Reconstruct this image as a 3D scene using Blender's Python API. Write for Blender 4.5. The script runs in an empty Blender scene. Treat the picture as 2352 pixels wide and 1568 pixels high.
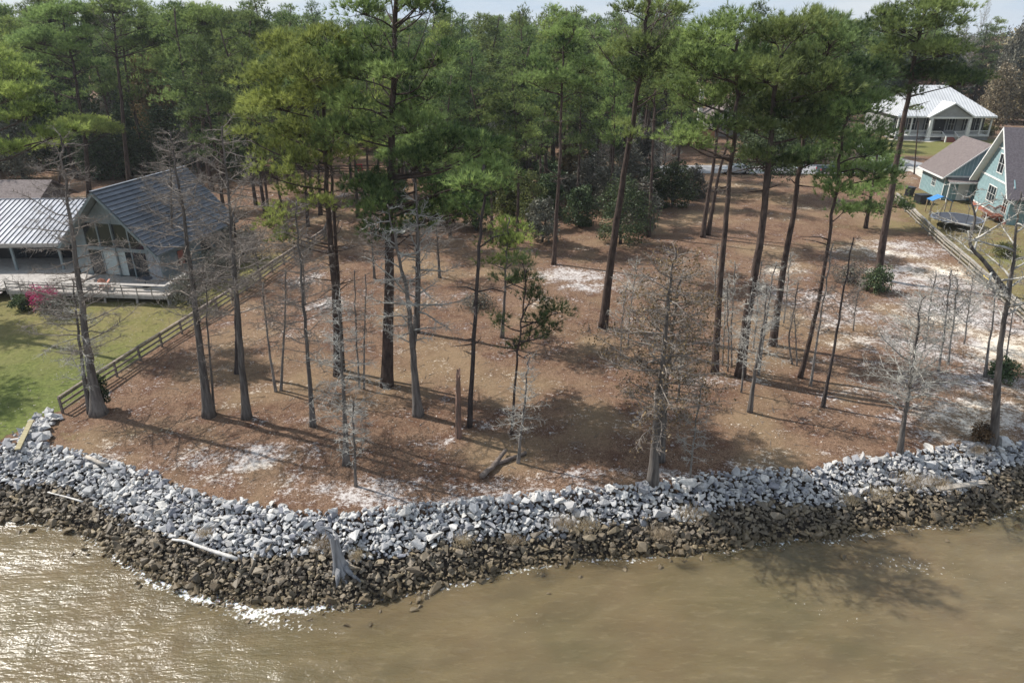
import bpy, math, random
import numpy as np
from mathutils import Vector, Matrix, Quaternion
R = math.radians
SC = bpy.context.scene
COL = SC.collection
rng = np.random.default_rng(7)
random.seed(7)

# ------------------------------------------------------------------ camera
CAMZ, PITCH, FOC = 22.0, R(24.0), 1611.0 / 2352.0 * 36.0
SP, CP = math.sin(PITCH), math.cos(PITCH)
cam_d = bpy.data.cameras.new('camera'); cam = bpy.data.objects.new('camera', cam_d); COL.objects.link(cam)
cam.location = (0, 0, CAMZ); cam.rotation_euler = (R(90) - PITCH, 0, 0)
cam_d.sensor_width = 36; cam_d.lens = FOC; cam_d.clip_start = .1; cam_d.clip_end = 6000
SC.camera = cam

# ------------------------------------------------------------------ light
SUN_EL = R(47); SAX, SAY = -0.90, 0.43
_n = math.hypot(SAX, SAY); SAX /= _n; SAY /= _n
SUN = Vector((math.cos(SUN_EL) * SAX, math.cos(SUN_EL) * SAY, math.sin(SUN_EL)))
world = bpy.data.worlds.new('World'); SC.world = world; world.use_nodes = True
wn, wl = world.node_tree.nodes, world.node_tree.links
wn.clear()
out = wn.new('ShaderNodeOutputWorld'); bg = wn.new('ShaderNodeBackground'); sky = wn.new('ShaderNodeTexSky')
sky.sky_type = 'NISHITA'; sky.sun_disc = False; sky.sun_elevation = SUN_EL; sky.sun_rotation = math.atan2(SAX, SAY)
sky.air_density = 1.0; sky.dust_density = 1.0; sky.ozone_density = 1.5
bg.inputs['Strength'].default_value = 0.052
tc = wn.new('ShaderNodeTexCoord'); mp = wn.new('ShaderNodeMapping'); mp.inputs['Scale'].default_value = (1.0, 1.0, 5.0)
cl = wn.new('ShaderNodeTexNoise'); cl.inputs['Scale'].default_value = 2.6; cl.inputs['Detail'].default_value = 7; cl.inputs['Roughness'].default_value = .62
cr = wn.new('ShaderNodeMapRange'); cr.inputs['From Min'].default_value = .32; cr.inputs['From Max'].default_value = .68
cr.inputs['To Min'].default_value = .0; cr.inputs['To Max'].default_value = 1.
mx = wn.new('ShaderNodeMix'); mx.data_type = 'RGBA'
mx.inputs[0].default_value = .78
cm = wn.new('ShaderNodeMix'); cm.data_type = 'RGBA'; cm.inputs[6].default_value = (7.6, 10.2, 13.6, 1); cm.inputs[7].default_value = (13.0, 13.8, 14.6, 1)
wl.new(tc.outputs['Generated'], mp.inputs['Vector']); wl.new(mp.outputs[0], cl.inputs['Vector']); wl.new(cl.outputs['Fac'], cr.inputs['Value'])
wl.new(cr.outputs[0], cm.inputs[0]); wl.new(cm.outputs[2], mx.inputs[7]); wl.new(sky.outputs[0], mx.inputs[6]); wl.new(mx.outputs[2], bg.inputs['Color'])
wl.new(bg.outputs[0], out.inputs['Surface'])
sl = bpy.data.lights.new('sun', 'SUN'); sl.energy = 5.0; sl.angle = R(.53); sl.color = (1.0, .95, .87)
so = bpy.data.objects.new('sun', sl); COL.objects.link(so); so.rotation_euler = SUN.to_track_quat('Z', 'Y').to_euler(); so.location = (-40, 20, 60)
SC.view_settings.view_transform = 'Standard'; SC.view_settings.look = 'None'; SC.view_settings.exposure = 0.42
SC.view_settings.gamma = 1; SC.view_settings.use_curve_mapping = False
SC.cycles.use_denoising = True
SC.cycles.max_bounces = 6; SC.cycles.diffuse_bounces = 3; SC.cycles.glossy_bounces = 3; SC.cycles.transmission_bounces = 4; SC.cycles.transparent_max_bounces = 6
SC.cycles.sample_clamp_indirect = 4; SC.cycles.sample_clamp_direct = 12

# ------------------------------------------------------------------ survey: sight lines to ground points
GZ = 2.0
def ray(px, py):
    u = (px - 1176) / 1611.0; v = (784 - py) / 1611.0
    return u, CP + v * SP, SP - v * CP
def at(px, py, z=GZ):
    u, f, d = ray(px, py); t = (CAMZ - z) / d
    return np.array([u * t, f * t, z])
def onplane(px, py, Y):
    u, f, d = ray(px, py); t = Y / f
    return np.array([u * t, Y, CAMZ - d * t])

# ------------------------------------------------------------------ helpers
def tag(o, label=None, cat=None, group=None, kind=None):
    if label: o['label'] = label
    if cat: o['category'] = cat
    if group: o['group'] = group
    if kind: o['kind'] = kind
    return o
def empty(name, loc, rz=0, label=None, cat=None, group=None):
    o = bpy.data.objects.new(name, None); COL.objects.link(o); o.location = loc; o.rotation_euler = (0, 0, rz)
    o.empty_display_size = .2
    return tag(o, label, cat, group)
def mesh_obj(name, me, m=None, parent=None, loc=None, rot=None, scale=None):
    if m is not None and not me.materials: me.materials.append(m)
    o = bpy.data.objects.new(name, me); COL.objects.link(o)
    if parent: o.parent = parent
    if loc is not None: o.location = loc
    if rot is not None: o.rotation_euler = rot
    if scale is not None: o.scale = scale
    return o
def np_mesh(name, V, F, smooth=False, tint=None):
    """V (n,3); F (m,k) k=3 or 4, or list of such arrays"""
    me = bpy.data.meshes.new(name)
    Fs = F if isinstance(F, list) else [F]
    Fs = [np.asarray(f, dtype=np.int32) for f in Fs if len(f)]
    V = np.asarray(V, dtype=np.float32)
    me.vertices.add(len(V)); me.vertices.foreach_set('co', V.ravel())
    loops = np.concatenate([f.ravel() for f in Fs]); tot = np.concatenate([np.full(len(f), f.shape[1], dtype=np.int32) for f in Fs])
    start = np.concatenate([[0], np.cumsum(tot)[:-1]]).astype(np.int32)
    me.loops.add(len(loops)); me.loops.foreach_set('vertex_index', loops)
    me.polygons.add(len(tot)); me.polygons.foreach_set('loop_start', start); me.polygons.foreach_set('loop_total', tot)
    me.polygons.foreach_set('use_smooth', np.full(len(tot), bool(smooth)))
    if tint is not None:
        a = me.attributes.new('tint', 'FLOAT', 'POINT'); a.data.foreach_set('value', np.asarray(tint, dtype=np.float32))
    me.update(calc_edges=True); me.validate(verbose=False)
    return me
class MB:
    """collects boxes, bars, tubes; build() links ONE mesh"""
    def __init__(s): s.v = []; s.f = []
    def add(s, v, f):
        k = len(s.v); s.v += [tuple(p) for p in v]; s.f += [tuple(i + k for i in q) for q in f]; return s
    def box(s, x0, x1, y0, y1, z0, z1):
        return s.add([(x0,y0,z0),(x1,y0,z0),(x1,y1,z0),(x0,y1,z0),(x0,y0,z1),(x1,y0,z1),(x1,y1,z1),(x0,y1,z1)],
                     [(0,3,2,1),(4,5,6,7),(0,1,5,4),(1,2,6,5),(2,3,7,6),(3,0,4,7)])
    def bar(s, a, b, w, h, up=(0,0,1)):
        a, b, up = Vector(a), Vector(b), Vector(up); d = (b - a).normalized()
        r = d.cross(up)
        if r.length < 1e-4: r = d.cross(Vector((1,0,0)))
        r.normalize(); u = r.cross(d).normalized(); r = r * w / 2; u = u * h / 2
        p = [a-r-u, a+r-u, a+r+u, a-r+u, b-r-u, b+r-u, b+r+u, b-r+u]
        return s.add(p, [(0,1,2,3),(7,6,5,4),(0,4,5,1),(1,5,6,2),(2,6,7,3),(3,7,4,0)])
    def prism(s, pts, off):
        """polygon pts extruded by vector off"""
        n = len(pts); off = Vector(off); a = [Vector(p) for p in pts]; b = [p + off for p in a]
        return s.add(a + b, [tuple(range(n))[::-1], tuple(range(n, 2*n))] + [(i, (i+1) % n, n + (i+1) % n, n + i) for i in range(n)])
    def tube(s, pts, radii, n=8, caps=True):
        pts = [Vector(p) for p in pts]; k0 = len(s.v)
        if not hasattr(radii, '__len__'): radii = [radii] * len(pts)
        ref = Vector((0,0,1)) if abs((pts[-1]-pts[0]).normalized().z) < .8 else Vector((1,0,0))
        for i, p in enumerate(pts):
            d = (pts[min(i+1, len(pts)-1)] - pts[max(i-1, 0)]).normalized(); r = d.cross(ref).normalized(); u = r.cross(d)
            for j in range(n):
                a = 2 * math.pi * j / n; s.v.append(tuple(p + (r * math.cos(a) + u * math.sin(a)) * radii[i]))
        for i in range(len(pts) - 1):
            for j in range(n):
                s.f.append((k0+i*n+j, k0+i*n+(j+1)%n, k0+(i+1)*n+(j+1)%n, k0+(i+1)*n+j))
        if caps:
            s.f.append(tuple(k0 + j for j in range(n))[::-1]); s.f.append(tuple(k0+(len(pts)-1)*n+j for j in range(n)))
        return s
    def mesh(s, name='m', smooth=False):
        me = bpy.data.meshes.new(name); me.from_pydata(s.v, [], s.f); me.update()
        if smooth:
            me.polygons.foreach_set('use_smooth', np.ones(len(me.polygons), dtype=bool))
        return me
    def build(s, name, m, parent=None, smooth=False, loc=None, rot=None):
        return mesh_obj(name, s.mesh(name, smooth), m, parent, loc, rot)

# ------------------------------------------------------------------ materials
def NM(name):
    m = bpy.data.materials.new(name); m.use_nodes = True; m.node_tree.nodes.clear(); return m, m.node_tree.nodes, m.node_tree.links
def c4(c): return (c[0], c[1], c[2], 1)
def node(ns, t, **kw):
    n = ns.new(t)
    for k, v in kw.items():
        if k.startswith('i_'): n.inputs[k[2:].replace('_', ' ')].default_value = v
        else: setattr(n, k, v)
    return n
def mixc(ns, ls, fac, a, b):
    n = ns.new('ShaderNodeMix'); n.data_type = 'RGBA'
    for sock, val in ((0, fac), (6, a), (7, b)):
        if hasattr(val, 'default_value') or isinstance(val, bpy.types.NodeSocket): ls.new(val, n.inputs[sock])
        else: n.inputs[sock].default_value = c4(val) if isinstance(val, (tuple, list)) else val
    return n.outputs[2]
def rng_node(ns, ls, val, a, b, lo=0., hi=1.):
    n = ns.new('ShaderNodeMapRange'); n.inputs['From Min'].default_value = a; n.inputs['From Max'].default_value = b
    n.inputs['To Min'].default_value = lo; n.inputs['To Max'].default_value = hi; ls.new(val, n.inputs['Value']); return n.outputs[0]
def math_node(ns, ls, op, a, b=0.):
    n = ns.new('ShaderNodeMath'); n.operation = op
    for i, v in enumerate((a, b)):
        if isinstance(v, bpy.types.NodeSocket): ls.new(v, n.inputs[i])
        else: n.inputs[i].default_value = v
    return n.outputs[0]
def noise_node(ns, ls, vec, scale, detail=4, rough=.55):
    n = ns.new('ShaderNodeTexNoise'); n.inputs['Scale'].default_value = scale; n.inputs['Detail'].default_value = detail
    n.inputs['Roughness'].default_value = rough
    if vec is not None: ls.new(vec, n.inputs['Vector'])
    return n.outputs['Fac']
def mat(name, col, col2=None, rough=.8, scale=6, stretch=(1,1,1), bump=.25, metallic=0., spec=.4, objrand=.15, bscale=None, bdist=.02, lo=.35, hi=.65):
    m, ns, ls = NM(name)
    tc = ns.new('ShaderNodeTexCoord'); mp = ns.new('ShaderNodeMapping'); mp.inputs['Scale'].default_value = stretch
    ls.new(tc.outputs['Object'], mp.inputs['Vector'])
    f = noise_node(ns, ls, mp.outputs[0], scale, 6, .6)
    col2 = col2 or tuple(x * .6 for x in col)
    c = mixc(ns, ls, rng_node(ns, ls, f, lo, hi), col2, col)
    if objrand:
        oi = ns.new('ShaderNodeObjectInfo'); hs = ns.new('ShaderNodeHueSaturation')
        ls.new(rng_node(ns, ls, oi.outputs['Random'], 0, 1, 1 - objrand, 1 + objrand), hs.inputs['Value']); ls.new(c, hs.inputs['Color']); c = hs.outputs[0]
    p = ns.new('ShaderNodeBsdfPrincipled'); p.inputs['Roughness'].default_value = rough; p.inputs['Metallic'].default_value = metallic
    p.inputs['Specular IOR Level'].default_value = spec
    ls.new(c, p.inputs['Base Color'])
    if bump:
        b = ns.new('ShaderNodeBump'); b.inputs['Strength'].default_value = bump; b.inputs['Distance'].default_value = bdist
        f2 = noise_node(ns, ls, mp.outputs[0], bscale or scale * 3, 5, .6); ls.new(f2, b.inputs['Height']); ls.new(b.outputs[0], p.inputs['Normal'])
    o = ns.new('ShaderNodeOutputMaterial'); ls.new(p.outputs[0], o.inputs['Surface'])
    return m
def leafmat(name, dark, light, objhue=.02, trans=.42):
    m, ns, ls = NM(name)
    at_ = ns.new('ShaderNodeAttribute'); at_.attribute_name = 'tint'
    c = mixc(ns, ls, at_.outputs['Fac'], dark, light)
    oi = ns.new('ShaderNodeObjectInfo'); hs = ns.new('ShaderNodeHueSaturation')
    ls.new(rng_node(ns, ls, oi.outputs['Random'], 0, 1, .8, 1.2), hs.inputs['Value'])
    ls.new(rng_node(ns, ls, oi.outputs['Random'], 0, 1, .5 - objhue, .5 + objhue), hs.inputs['Hue']); ls.new(c, hs.inputs['Color'])
    d = ns.new('ShaderNodeBsdfDiffuse'); t = ns.new('ShaderNodeBsdfTranslucent'); g = ns.new('ShaderNodeBsdfGlossy'); g.inputs['Roughness'].default_value = .45
    g.inputs['Color'].default_value = (.6, .65, .7, 1)
    mx = ns.new('ShaderNodeMixShader'); mx.inputs[0].default_value = trans; m2 = ns.new('ShaderNodeMixShader'); m2.inputs[0].default_value = .02
    ls.new(hs.outputs[0], d.inputs[0]); ls.new(hs.outputs[0], t.inputs[0]); ls.new(d.outputs[0], mx.inputs[1]); ls.new(t.outputs[0], mx.inputs[2])
    ls.new(mx.outputs[0], m2.inputs[1]); ls.new(g.outputs[0], m2.inputs[2])
    o = ns.new('ShaderNodeOutputMaterial'); ls.new(m2.outputs[0], o.inputs['Surface'])
    return m
BARK_P = mat('pine_bark', (.115, .085, .072), (.045, .033, .030), rough=.95, scale=5, stretch=(1, 1, .35), bump=.9, bdist=.06, bscale=9, spec=.1)
BARK_C = mat('cypress_bark', (.185, .165, .150), (.075, .066, .062), rough=.95, scale=7, stretch=(1, 1, .12), bump=.9, bdist=.05, bscale=12, spec=.1)
BARK_D = mat('dark_bark', (.085, .07, .065), (.035, .03, .03), rough=.95, scale=7, stretch=(1, 1, .2), bump=.7, bdist=.04, spec=.1)
BARK_G = mat('grey_bark', (.27, .25, .23), (.11, .10, .095), rough=.95, scale=6, stretch=(1, 1, .4), bump=.5, bdist=.02, spec=.1)
TWIG = mat('twig_bark', (.28, .245, .215), (.14, .12, .105), rough=.95, scale=2, bump=0, spec=.1)
TWIG_L = mat('lichen_twig_bark', (.46, .45, .41), (.24, .22, .20), rough=.95, scale=2, bump=0, spec=.1)
NEEDLE = leafmat('pine_needles', (.040, .072, .026), (.37, .46, .155), .012)
NEEDLE_Y = leafmat('pine_needles_yellowish', (.055, .090, .026), (.45, .53, .15), .012)
NEEDLE_D = leafmat('pine_needles_deep', (.028, .055, .024), (.27, .35, .13), .012)
LEAF_D = leafmat('evergreen_leaves', (.022, .038, .018), (.130, .165, .075), .02, .15)
LEAF_O = leafmat('olive_leaves', (.05, .06, .02), (.20, .20, .07), .03)
LEAF_B = leafmat('brown_leaves', (.07, .045, .025), (.27, .18, .10), .03, .2)
LEAF_G = leafmat('grey_twiggery', (.070, .068, .055), (.24, .23, .18), .02, .1)
LEAF_P = leafmat('azalea_flowers', (.30, .03, .10), (.75, .12, .30), .01)
LEAF_T = leafmat('dry_grass', (.20, .15, .10), (.50, .41, .29), .01)
LEAF_N = leafmat('tan_leaves', (.12, .095, .06), (.38, .31, .20), .02, .2)
# ------------------------------------------------------------------ shoreline and ground
_cr = [(0,1022),(100,1028),(200,1045),(260,1065),(350,1092),(420,1128),(500,1150),(600,1165),(700,1180),(800,1182),(900,1172),(960,1163),(1060,1155),(1200,1140),(1300,1130),(1450,1118),(1600,1098),(1700,1087),(1880,1080),(1950,1062),(2050,1050),(2130,1037),(2200,1027),(2352,1018)]
_wl = [(0,1192),(100,1198),(200,1228),(260,1262),(310,1305),(400,1345),(500,1375),(600,1388),(790,1398),(900,1365),(1000,1342),(1200,1302),(1400,1272),(1600,1268),(1700,1252),(1900,1237),(2000,1217),(2200,1195),(2300,1170),(2352,1142)]
CR = np.array([at(*p) for p in _cr]); WLN = np.array([at(p[0], p[1], 0.0) for p in _wl])
def crest(x): return np.interp(x, CR[:,0], CR[:,1])
def water(x): return np.interp(x, WLN[:,0], WLN[:,1])
def vnoise(x, y, s, seed=0):
    r = np.random.default_rng(seed); o = np.zeros_like(np.asarray(x, dtype=float)); k = 0
    for i in range(9):
        a = r.uniform(0, 2*math.pi); f = s * r.uniform(.6, 1.9); o = o + np.sin((np.cos(a) * x + np.sin(a) * y) * f + r.uniform(0, 6.28)); k += 1
    return o / 3.0
def gz(x, y):
    x = np.asarray(x, dtype=float); y = np.asarray(y, dtype=float)
    c, w = crest(x), water(x)
    s = (c - y) / np.maximum(c - w, 1.0)
    fl = np.clip((100 - y) / 10, 0, 1)
    top = GZ + fl * (.07 * vnoise(x, y, .35, 3) + .03 * vnoise(x, y, 1.3, 4))
    low = (GZ - .1) * (1 - s) - .1
    z = np.where(s > 0, np.minimum(low, top), top)
    return np.maximum(z, -2.0)
def gpt(px, py):
    p = at(px, py); p[2] = float(gz(p[0], p[1])); return p

xs = np.concatenate([[-1800, -1100, -700, -350, -200, -130, -95], np.arange(-75, 80.1, .42), [95, 130, 200, 350, 700, 1100, 1800]])
ys = np.concatenate([[-60, -20, 5, 15], np.arange(20, 46, .30), np.arange(46, 125, .5), [127, 132, 140, 150, 165, 180, 220, 300, 450, 700, 1200, 2000]])
GX, GY = np.meshgrid(xs, ys)
GZZ = gz(GX, GY)
nx, ny = len(xs), len(ys)
V = np.stack([GX.ravel(), GY.ravel(), GZZ.ravel()], 1)
ii = np.arange(nx * ny).reshape(ny, nx)
F = np.stack([ii[:-1,:-1].ravel(), ii[:-1,1:].ravel(), ii[1:,1:].ravel(), ii[1:,:-1].ravel()], 1)
gm = np_mesh('ground', V, F, smooth=True)
# what covers the ground: sand, turf, lushness of the turf
sand = np.full(GX.shape, .10); turf = np.zeros(GX.shape); lush = np.zeros(GX.shape)
def blob(arr, px, py, rx, ry, s, rot=0):
    p = at(px, py); dx, dy = GX - p[0], GY - p[1]
    c_, s_ = math.cos(rot), math.sin(rot); a = (dx * c_ + dy * s_) / rx; b = (-dx * s_ + dy * c_) / ry
    np.maximum(arr, s * np.exp(-(a*a + b*b) ** 1.5 * .8), out=arr)
for b in [(1310,632,3.6,2.6,.95),(1350,660,3,1.6,.8),(2050,572,6,4,.85),(2150,640,6,5,1.0),(2230,720,7,5,1.0),(2200,800,6,3.5,.85),(2290,790,5,4,.95),(1960,725,6,3,.75),(1860,690,4,3,.7),(2060,780,6,2.6,.72),
          (1780,620,3,3,.62),(2260,870,6,2,.75),(2050,960,5,1.4,.55),(2290,950,6,2.2,.85),(2200,1000,4,1.2,.6),(560,1045,4.5,1.6,.62),(585,1070,1.6,.8,.8),(420,1040,2.6,.8,.6),(300,1055,3,.8,.55),
          (640,1100,5,1.0,.5),(830,1130,3.5,1.1,.92),(900,1150,3,.7,.7),(980,1150,4,.6,.7),(1000,1020,1.5,.5,.45),(1280,1095,4,.7,.6),(1200,1120,5,.6,.75),(1420,1085,3,.5,.6),(1500,1090,3,.6,.6),(700,640,3,2,.6),
          (760,700,2.6,2,.6),(1440,640,3,2.5,.55),(1700,430,3,2,.4),(1850,480,3,1,.4),(1240,690,4,2,.45),(980,680,3,1.6,.4),(680,760,4,2,.4),(1650,880,3,1,.45),(1900,1040,4,.7,.4),(1750,1060,2.6,.5,.3),(2100,900,6,1.6,.5),(470,1040,2,.5,.6),(1560,470,3,1,.4),
          (1300,420,3,1.5,.55),(1340,440,4,1,.4),(1010,700,2.5,.8,.5),(1880,830,5,1,.3),(620,700,3,2,.35),(800,450,4,3,.45)]:
    blob(sand, *b)
fl0, fl1, fl2 = at(144,945), at(535,690), at(745,545)
lx = np.interp(GY, [fl0[1]-14, fl0[1], fl1[1], fl2[1], 108], [fl0[0]-4, fl0[0], fl1[0], fl2[0], -25])
inleft = np.clip((lx - GX) / .5, 0, 1) * np.clip((72 - GY) / 12, 0, 1)
turf = np.maximum(turf, inleft * .95)
turf = np.maximum(turf, .45 * np.clip(1 - (GX - lx) / 2.0, 0, 1) * (GX >= lx) * (GY > 46) * (GY < 75))
turf = turf * np.clip((GY - np.interp(GX, [at(-200,1080)[0], at(0,1012)[0], at(80,960)[0], at(135,942)[0]], [at(-200,1080)[1], at(0,1012)[1], at(80,960)[1], at(135,942)[1]])) / .3, 0, 1)
lush = .6 * np.clip((47 - GY) / 9, 0, 1) * inleft
fr0, fr1 = np.array([48., 87.]), np.array([38., 48.])
rx_ = np.interp(GY, [30, 48, 87, 110], [33.4, 38, 48, 54])
inright = np.clip((GX - rx_) / .6, 0, 1)
turf = np.maximum(turf, inright * .55 * (GY < 96))
for b in [(2120,330,14,9,.95),(2200,330,14,9,.95),(2080,345,9,7,.9),(2260,340,20,14,.8),(1950,520,8,3,.35),(2090,520,5,4,.5),(1760,560,5,3,.25),(2340,600,5,5,.6),(1620,520,8,3,.25),(2140,500,5,5,.55),(800,430,4,3,.5),(1900,560,5,2,.4),(700,560,3,3,.45),(150,1000,2,.8,.4),
          (330,985,3,.8,.35),(1880,420,14,3,.3),(1880,960,3,1,.25)]:
    blob(turf, *b)
blob(lush, 2120, 335, 16, 12, .25)
blob(lush, 2350, 590, 6, 5, .35)
sand = np.where(inright > .5, np.maximum(sand * .3, .28), sand)
sand = np.clip(sand * .88 + .08 * vnoise(GX, GY, 1.1, 9), 0, 1)
sand *= (1 - turf * .7)
for nme, arr in (('sand', sand), ('turf', turf), ('lush', lush)):
    a = gm.attributes.new(nme, 'FLOAT', 'POINT'); a.data.foreach_set('value', arr.ravel().astype(np.float32))
m, ns, ls = NM('forest_floor')
geo = ns.new('ShaderNodeNewGeometry'); pos = geo.outputs['Position']
def attr(nm): n = ns.new('ShaderNodeAttribute'); n.attribute_name = nm; return n.outputs['Fac']
mpf = ns.new('ShaderNodeMapping'); mpf.inputs['Scale'].default_value = (1, 1.0, 1); ls.new(pos, mpf.inputs[0]); pv = mpf.outputs[0]
n1 = noise_node(ns, ls, pv, .8, 6, .65); n2 = noise_node(ns, ls, pv, 4.5, 5, .7); n3 = noise_node(ns, ls, pv, 16, 4, .7); n4 = noise_node(ns, ls, pv, .16, 3, .5)
lit = mixc(ns, ls, rng_node(ns, ls, n2, .34, .66), (.038, .022, .015), (.182, .108, .068))
lit = mixc(ns, ls, rng_node(ns, ls, n3, .42, .66), lit, (.30, .20, .14))
lit = mixc(ns, ls, rng_node(ns, ls, n1, .45, .62, 0, .8), lit, (.095, .048, .031))
lit = mixc(ns, ls, rng_node(ns, ls, n4, .50, .66, 0, .5), lit, (.27, .20, .12))
sandc = mixc(ns, ls, rng_node(ns, ls, n2, .3, .7), (.36, .32, .30), (.60, .565, .55))
sandc = mixc(ns, ls, rng_node(ns, ls, n4, .5, .62), sandc, (.70, .62, .52))
nz = math_node(ns, ls, 'ADD', math_node(ns, ls, 'MULTIPLY', n1, .75), math_node(ns, ls, 'MULTIPLY', n2, .75))
nz = math_node(ns, ls, 'ADD', nz, math_node(ns, ls, 'MULTIPLY', n3, .5))       # mean about 1.0
sf = math_node(ns, ls, 'ADD', attr('sand'), math_node(ns, ls, 'MULTIPLY', math_node(ns, ls, 'SUBTRACT', nz, 1.0), 3.2))
sf = rng_node(ns, ls, sf, .44, 1.0)
c = mixc(ns, ls, sf, lit, sandc)
gr = mixc(ns, ls, rng_node(ns, ls, n2, .35, .65), (.10, .10, .032), (.20, .185, .07))
gr = mixc(ns, ls, rng_node(ns, ls, n1, .35, .7, 0, .7), gr, (.22, .175, .09))
gr2 = mixc(ns, ls, rng_node(ns, ls, n2, .35, .65), (.045, .085, .018), (.12, .175, .038))
gr = mixc(ns, ls, attr('lush'), gr, gr2)
tf = rng_node(ns, ls, math_node(ns, ls, 'ADD', attr('turf'), math_node(ns, ls, 'MULTIPLY', math_node(ns, ls, 'SUBTRACT', nz, 1.0), .9)), .35, .65)
c = mixc(ns, ls, tf, c, gr)
vor = ns.new('ShaderNodeTexVoronoi'); vor.inputs['Scale'].default_value = 2.6; ls.new(pv, vor.inputs['Vector'])
sp = rng_node(ns, ls, vor.outputs['Distance'], .05, .10, 1, 0)
sp = math_node(ns, ls, 'MULTIPLY', sp, rng_node(ns, ls, noise_node(ns, ls, pv, 1.4, 2), .50, .56))
c = mixc(ns, ls, math_node(ns, ls, 'MULTIPLY', sp, .8), c, (.62, .57, .52))
sz = ns.new('ShaderNodeSeparateXYZ'); ls.new(pos, sz.inputs[0])
c = mixc(ns, ls, rng_node(ns, ls, sz.outputs[2], 1.45, 1.75, 1, 0), c, (.055, .045, .038))
p = ns.new('ShaderNodeBsdfPrincipled'); p.inputs['Roughness'].default_value = .95; p.inputs['Specular IOR Level'].default_value = .1
ls.new(c, p.inputs['Base Color'])
bp = ns.new('ShaderNodeBump'); bp.inputs['Strength'].default_value = .8; bp.inputs['Distance'].default_value = .10
ls.new(math_node(ns, ls, 'ADD', math_node(ns, ls, 'MULTIPLY', n2, 1.0), math_node(ns, ls, 'MULTIPLY', n3, .6)), bp.inputs['Height']); ls.new(bp.outputs[0], p.inputs['Normal'])
o = ns.new('ShaderNodeOutputMaterial'); ls.new(p.outputs[0], o.inputs['Surface'])
gm.materials.append(m)
tag(mesh_obj('ground', gm), kind='structure')

# water
xs = np.concatenate([[-1800, -800, -200, -90, -60], np.arange(-45, 50, .22), [60, 90, 200, 800, 1800]])
ys = np.concatenate([[-500, -200, -60, -20, 0, 6], np.arange(9, 41.5, .22), [60]])
WX, WY = np.meshgrid(xs, ys); nx, ny = len(xs), len(ys)
amp = np.clip((WY - 5) / 5, 0, 1) * (abs(WX) < 46)
WZ = amp * (.035 * vnoise(WX * .55 - WY * .9, WY * .8 + WX * .2, 1.1, 21) + .018 * vnoise(WX, WY, 3.4, 22)
            + .03 * np.sin((WX * .34 - WY * 1.0 + .8 * vnoise(WX, WY, .3, 25)) * 2.2))
V = np.stack([WX.ravel(), WY.ravel(), WZ.ravel()], 1); ii = np.arange(nx * ny).reshape(ny, nx)
F = np.stack([ii[:-1,:-1].ravel(), ii[:-1,1:].ravel(), ii[1:,1:].ravel(), ii[1:,:-1].ravel()], 1)
wm = np_mesh('water', V, F, smooth=True)
dsh = water(WX) - WY
foam = np.zeros(WX.shape)
fx0, fx1 = at(230,1250,0)[0], at(880,1380,0)[0]
edge = np.clip(1 - np.abs(dsh - .15 - .25 * vnoise(WX, WY*0, 1.6, 31)) / .55, 0, 1)
foam = edge * (.60 + .36 * np.clip((WX - fx0) / 3, 0, 1) * np.clip((fx1 - WX) / 2, 0, 1))
fx2, fx3 = at(2030,1225,0)[0], at(2200,1215,0)[0]
foam = np.maximum(foam, edge * .6 * np.exp(-((WX - (fx2 + fx3) / 2) / 2.4) ** 2))
streak = at(620,1400,0); foam = np.maximum(foam, .62 * np.exp(-((WX - streak[0]) / 3.6) ** 2 - ((dsh - .9 - .12 * (WX - streak[0])) / .35) ** 2))
for b in [(2060,1300,3.5,.5,.40,-.25),(2100,1290,2,.5,.42,-.2),(1880,1400,3,.35,.32,-.5),(1200,1420,2,1,.2,0)]:
    q = at(b[0], b[1], 0); dx, dy = WX - q[0], WY - q[1]; c_, s_ = math.cos(b[5]), math.sin(b[5])
    foam = np.maximum(foam, b[4] * np.exp(-((dx*c_+dy*s_)/b[2])**2 - ((-dx*s_+dy*c_)/b[3])**2))
shal = np.clip(1 - dsh / 2.0, 0, 1)
for nme, arr in (('foam', foam), ('shallow', shal)):
    a = wm.attributes.new(nme, 'FLOAT', 'POINT'); a.data.foreach_set('value', arr.ravel().astype(np.float32))
m, ns, ls = NM('muddy_water')
geo = ns.new('ShaderNodeNewGeometry'); mpw = ns.new('ShaderNodeMapping'); mpw.inputs['Rotation'].default_value = (0, 0, R(-25)); mpw.inputs['Scale'].default_value = (.55, 1.7, 1)
ls.new(geo.outputs['Position'], mpw.inputs[0]); wv = mpw.outputs[0]
def attr(nm): n = ns.new('ShaderNodeAttribute'); n.attribute_name = nm; return n.outputs['Fac']
b1 = noise_node(ns, ls, geo.outputs['Position'], .14, 4, .55); b2 = noise_node(ns, ls, wv, .5, 4, .6); b3 = noise_node(ns, ls, wv, 2.6, 3, .6); b4 = noise_node(ns, ls, wv, 1.2, 2, .5)
c = mixc(ns, ls, rng_node(ns, ls, b1, .35, .65), (.140, .102, .057), (.108, .089, .046))
c = mixc(ns, ls, rng_node(ns, ls, b2, .40, .68, 0, .6), c, (.175, .138, .078))
c = mixc(ns, ls, rng_node(ns, ls, b3, .54, .74, 0, .25), c, (.26, .21, .13))
c = mixc(ns, ls, math_node(ns, ls, 'MULTIPLY', attr('shallow'), .35), c, (.075, .055, .035))
b5 = noise_node(ns, ls, geo.outputs['Position'], 6.5, 4, .65)
ff = rng_node(ns, ls, math_node(ns, ls, 'ADD', attr('foam'), math_node(ns, ls, 'MULTIPLY', math_node(ns, ls, 'SUBTRACT', b5, .5), 2.4)), .58, .90)
c = mixc(ns, ls, ff, c, (.80, .80, .78))
p = ns.new('ShaderNodeBsdfPrincipled'); p.inputs['IOR'].default_value = 1.33
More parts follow.
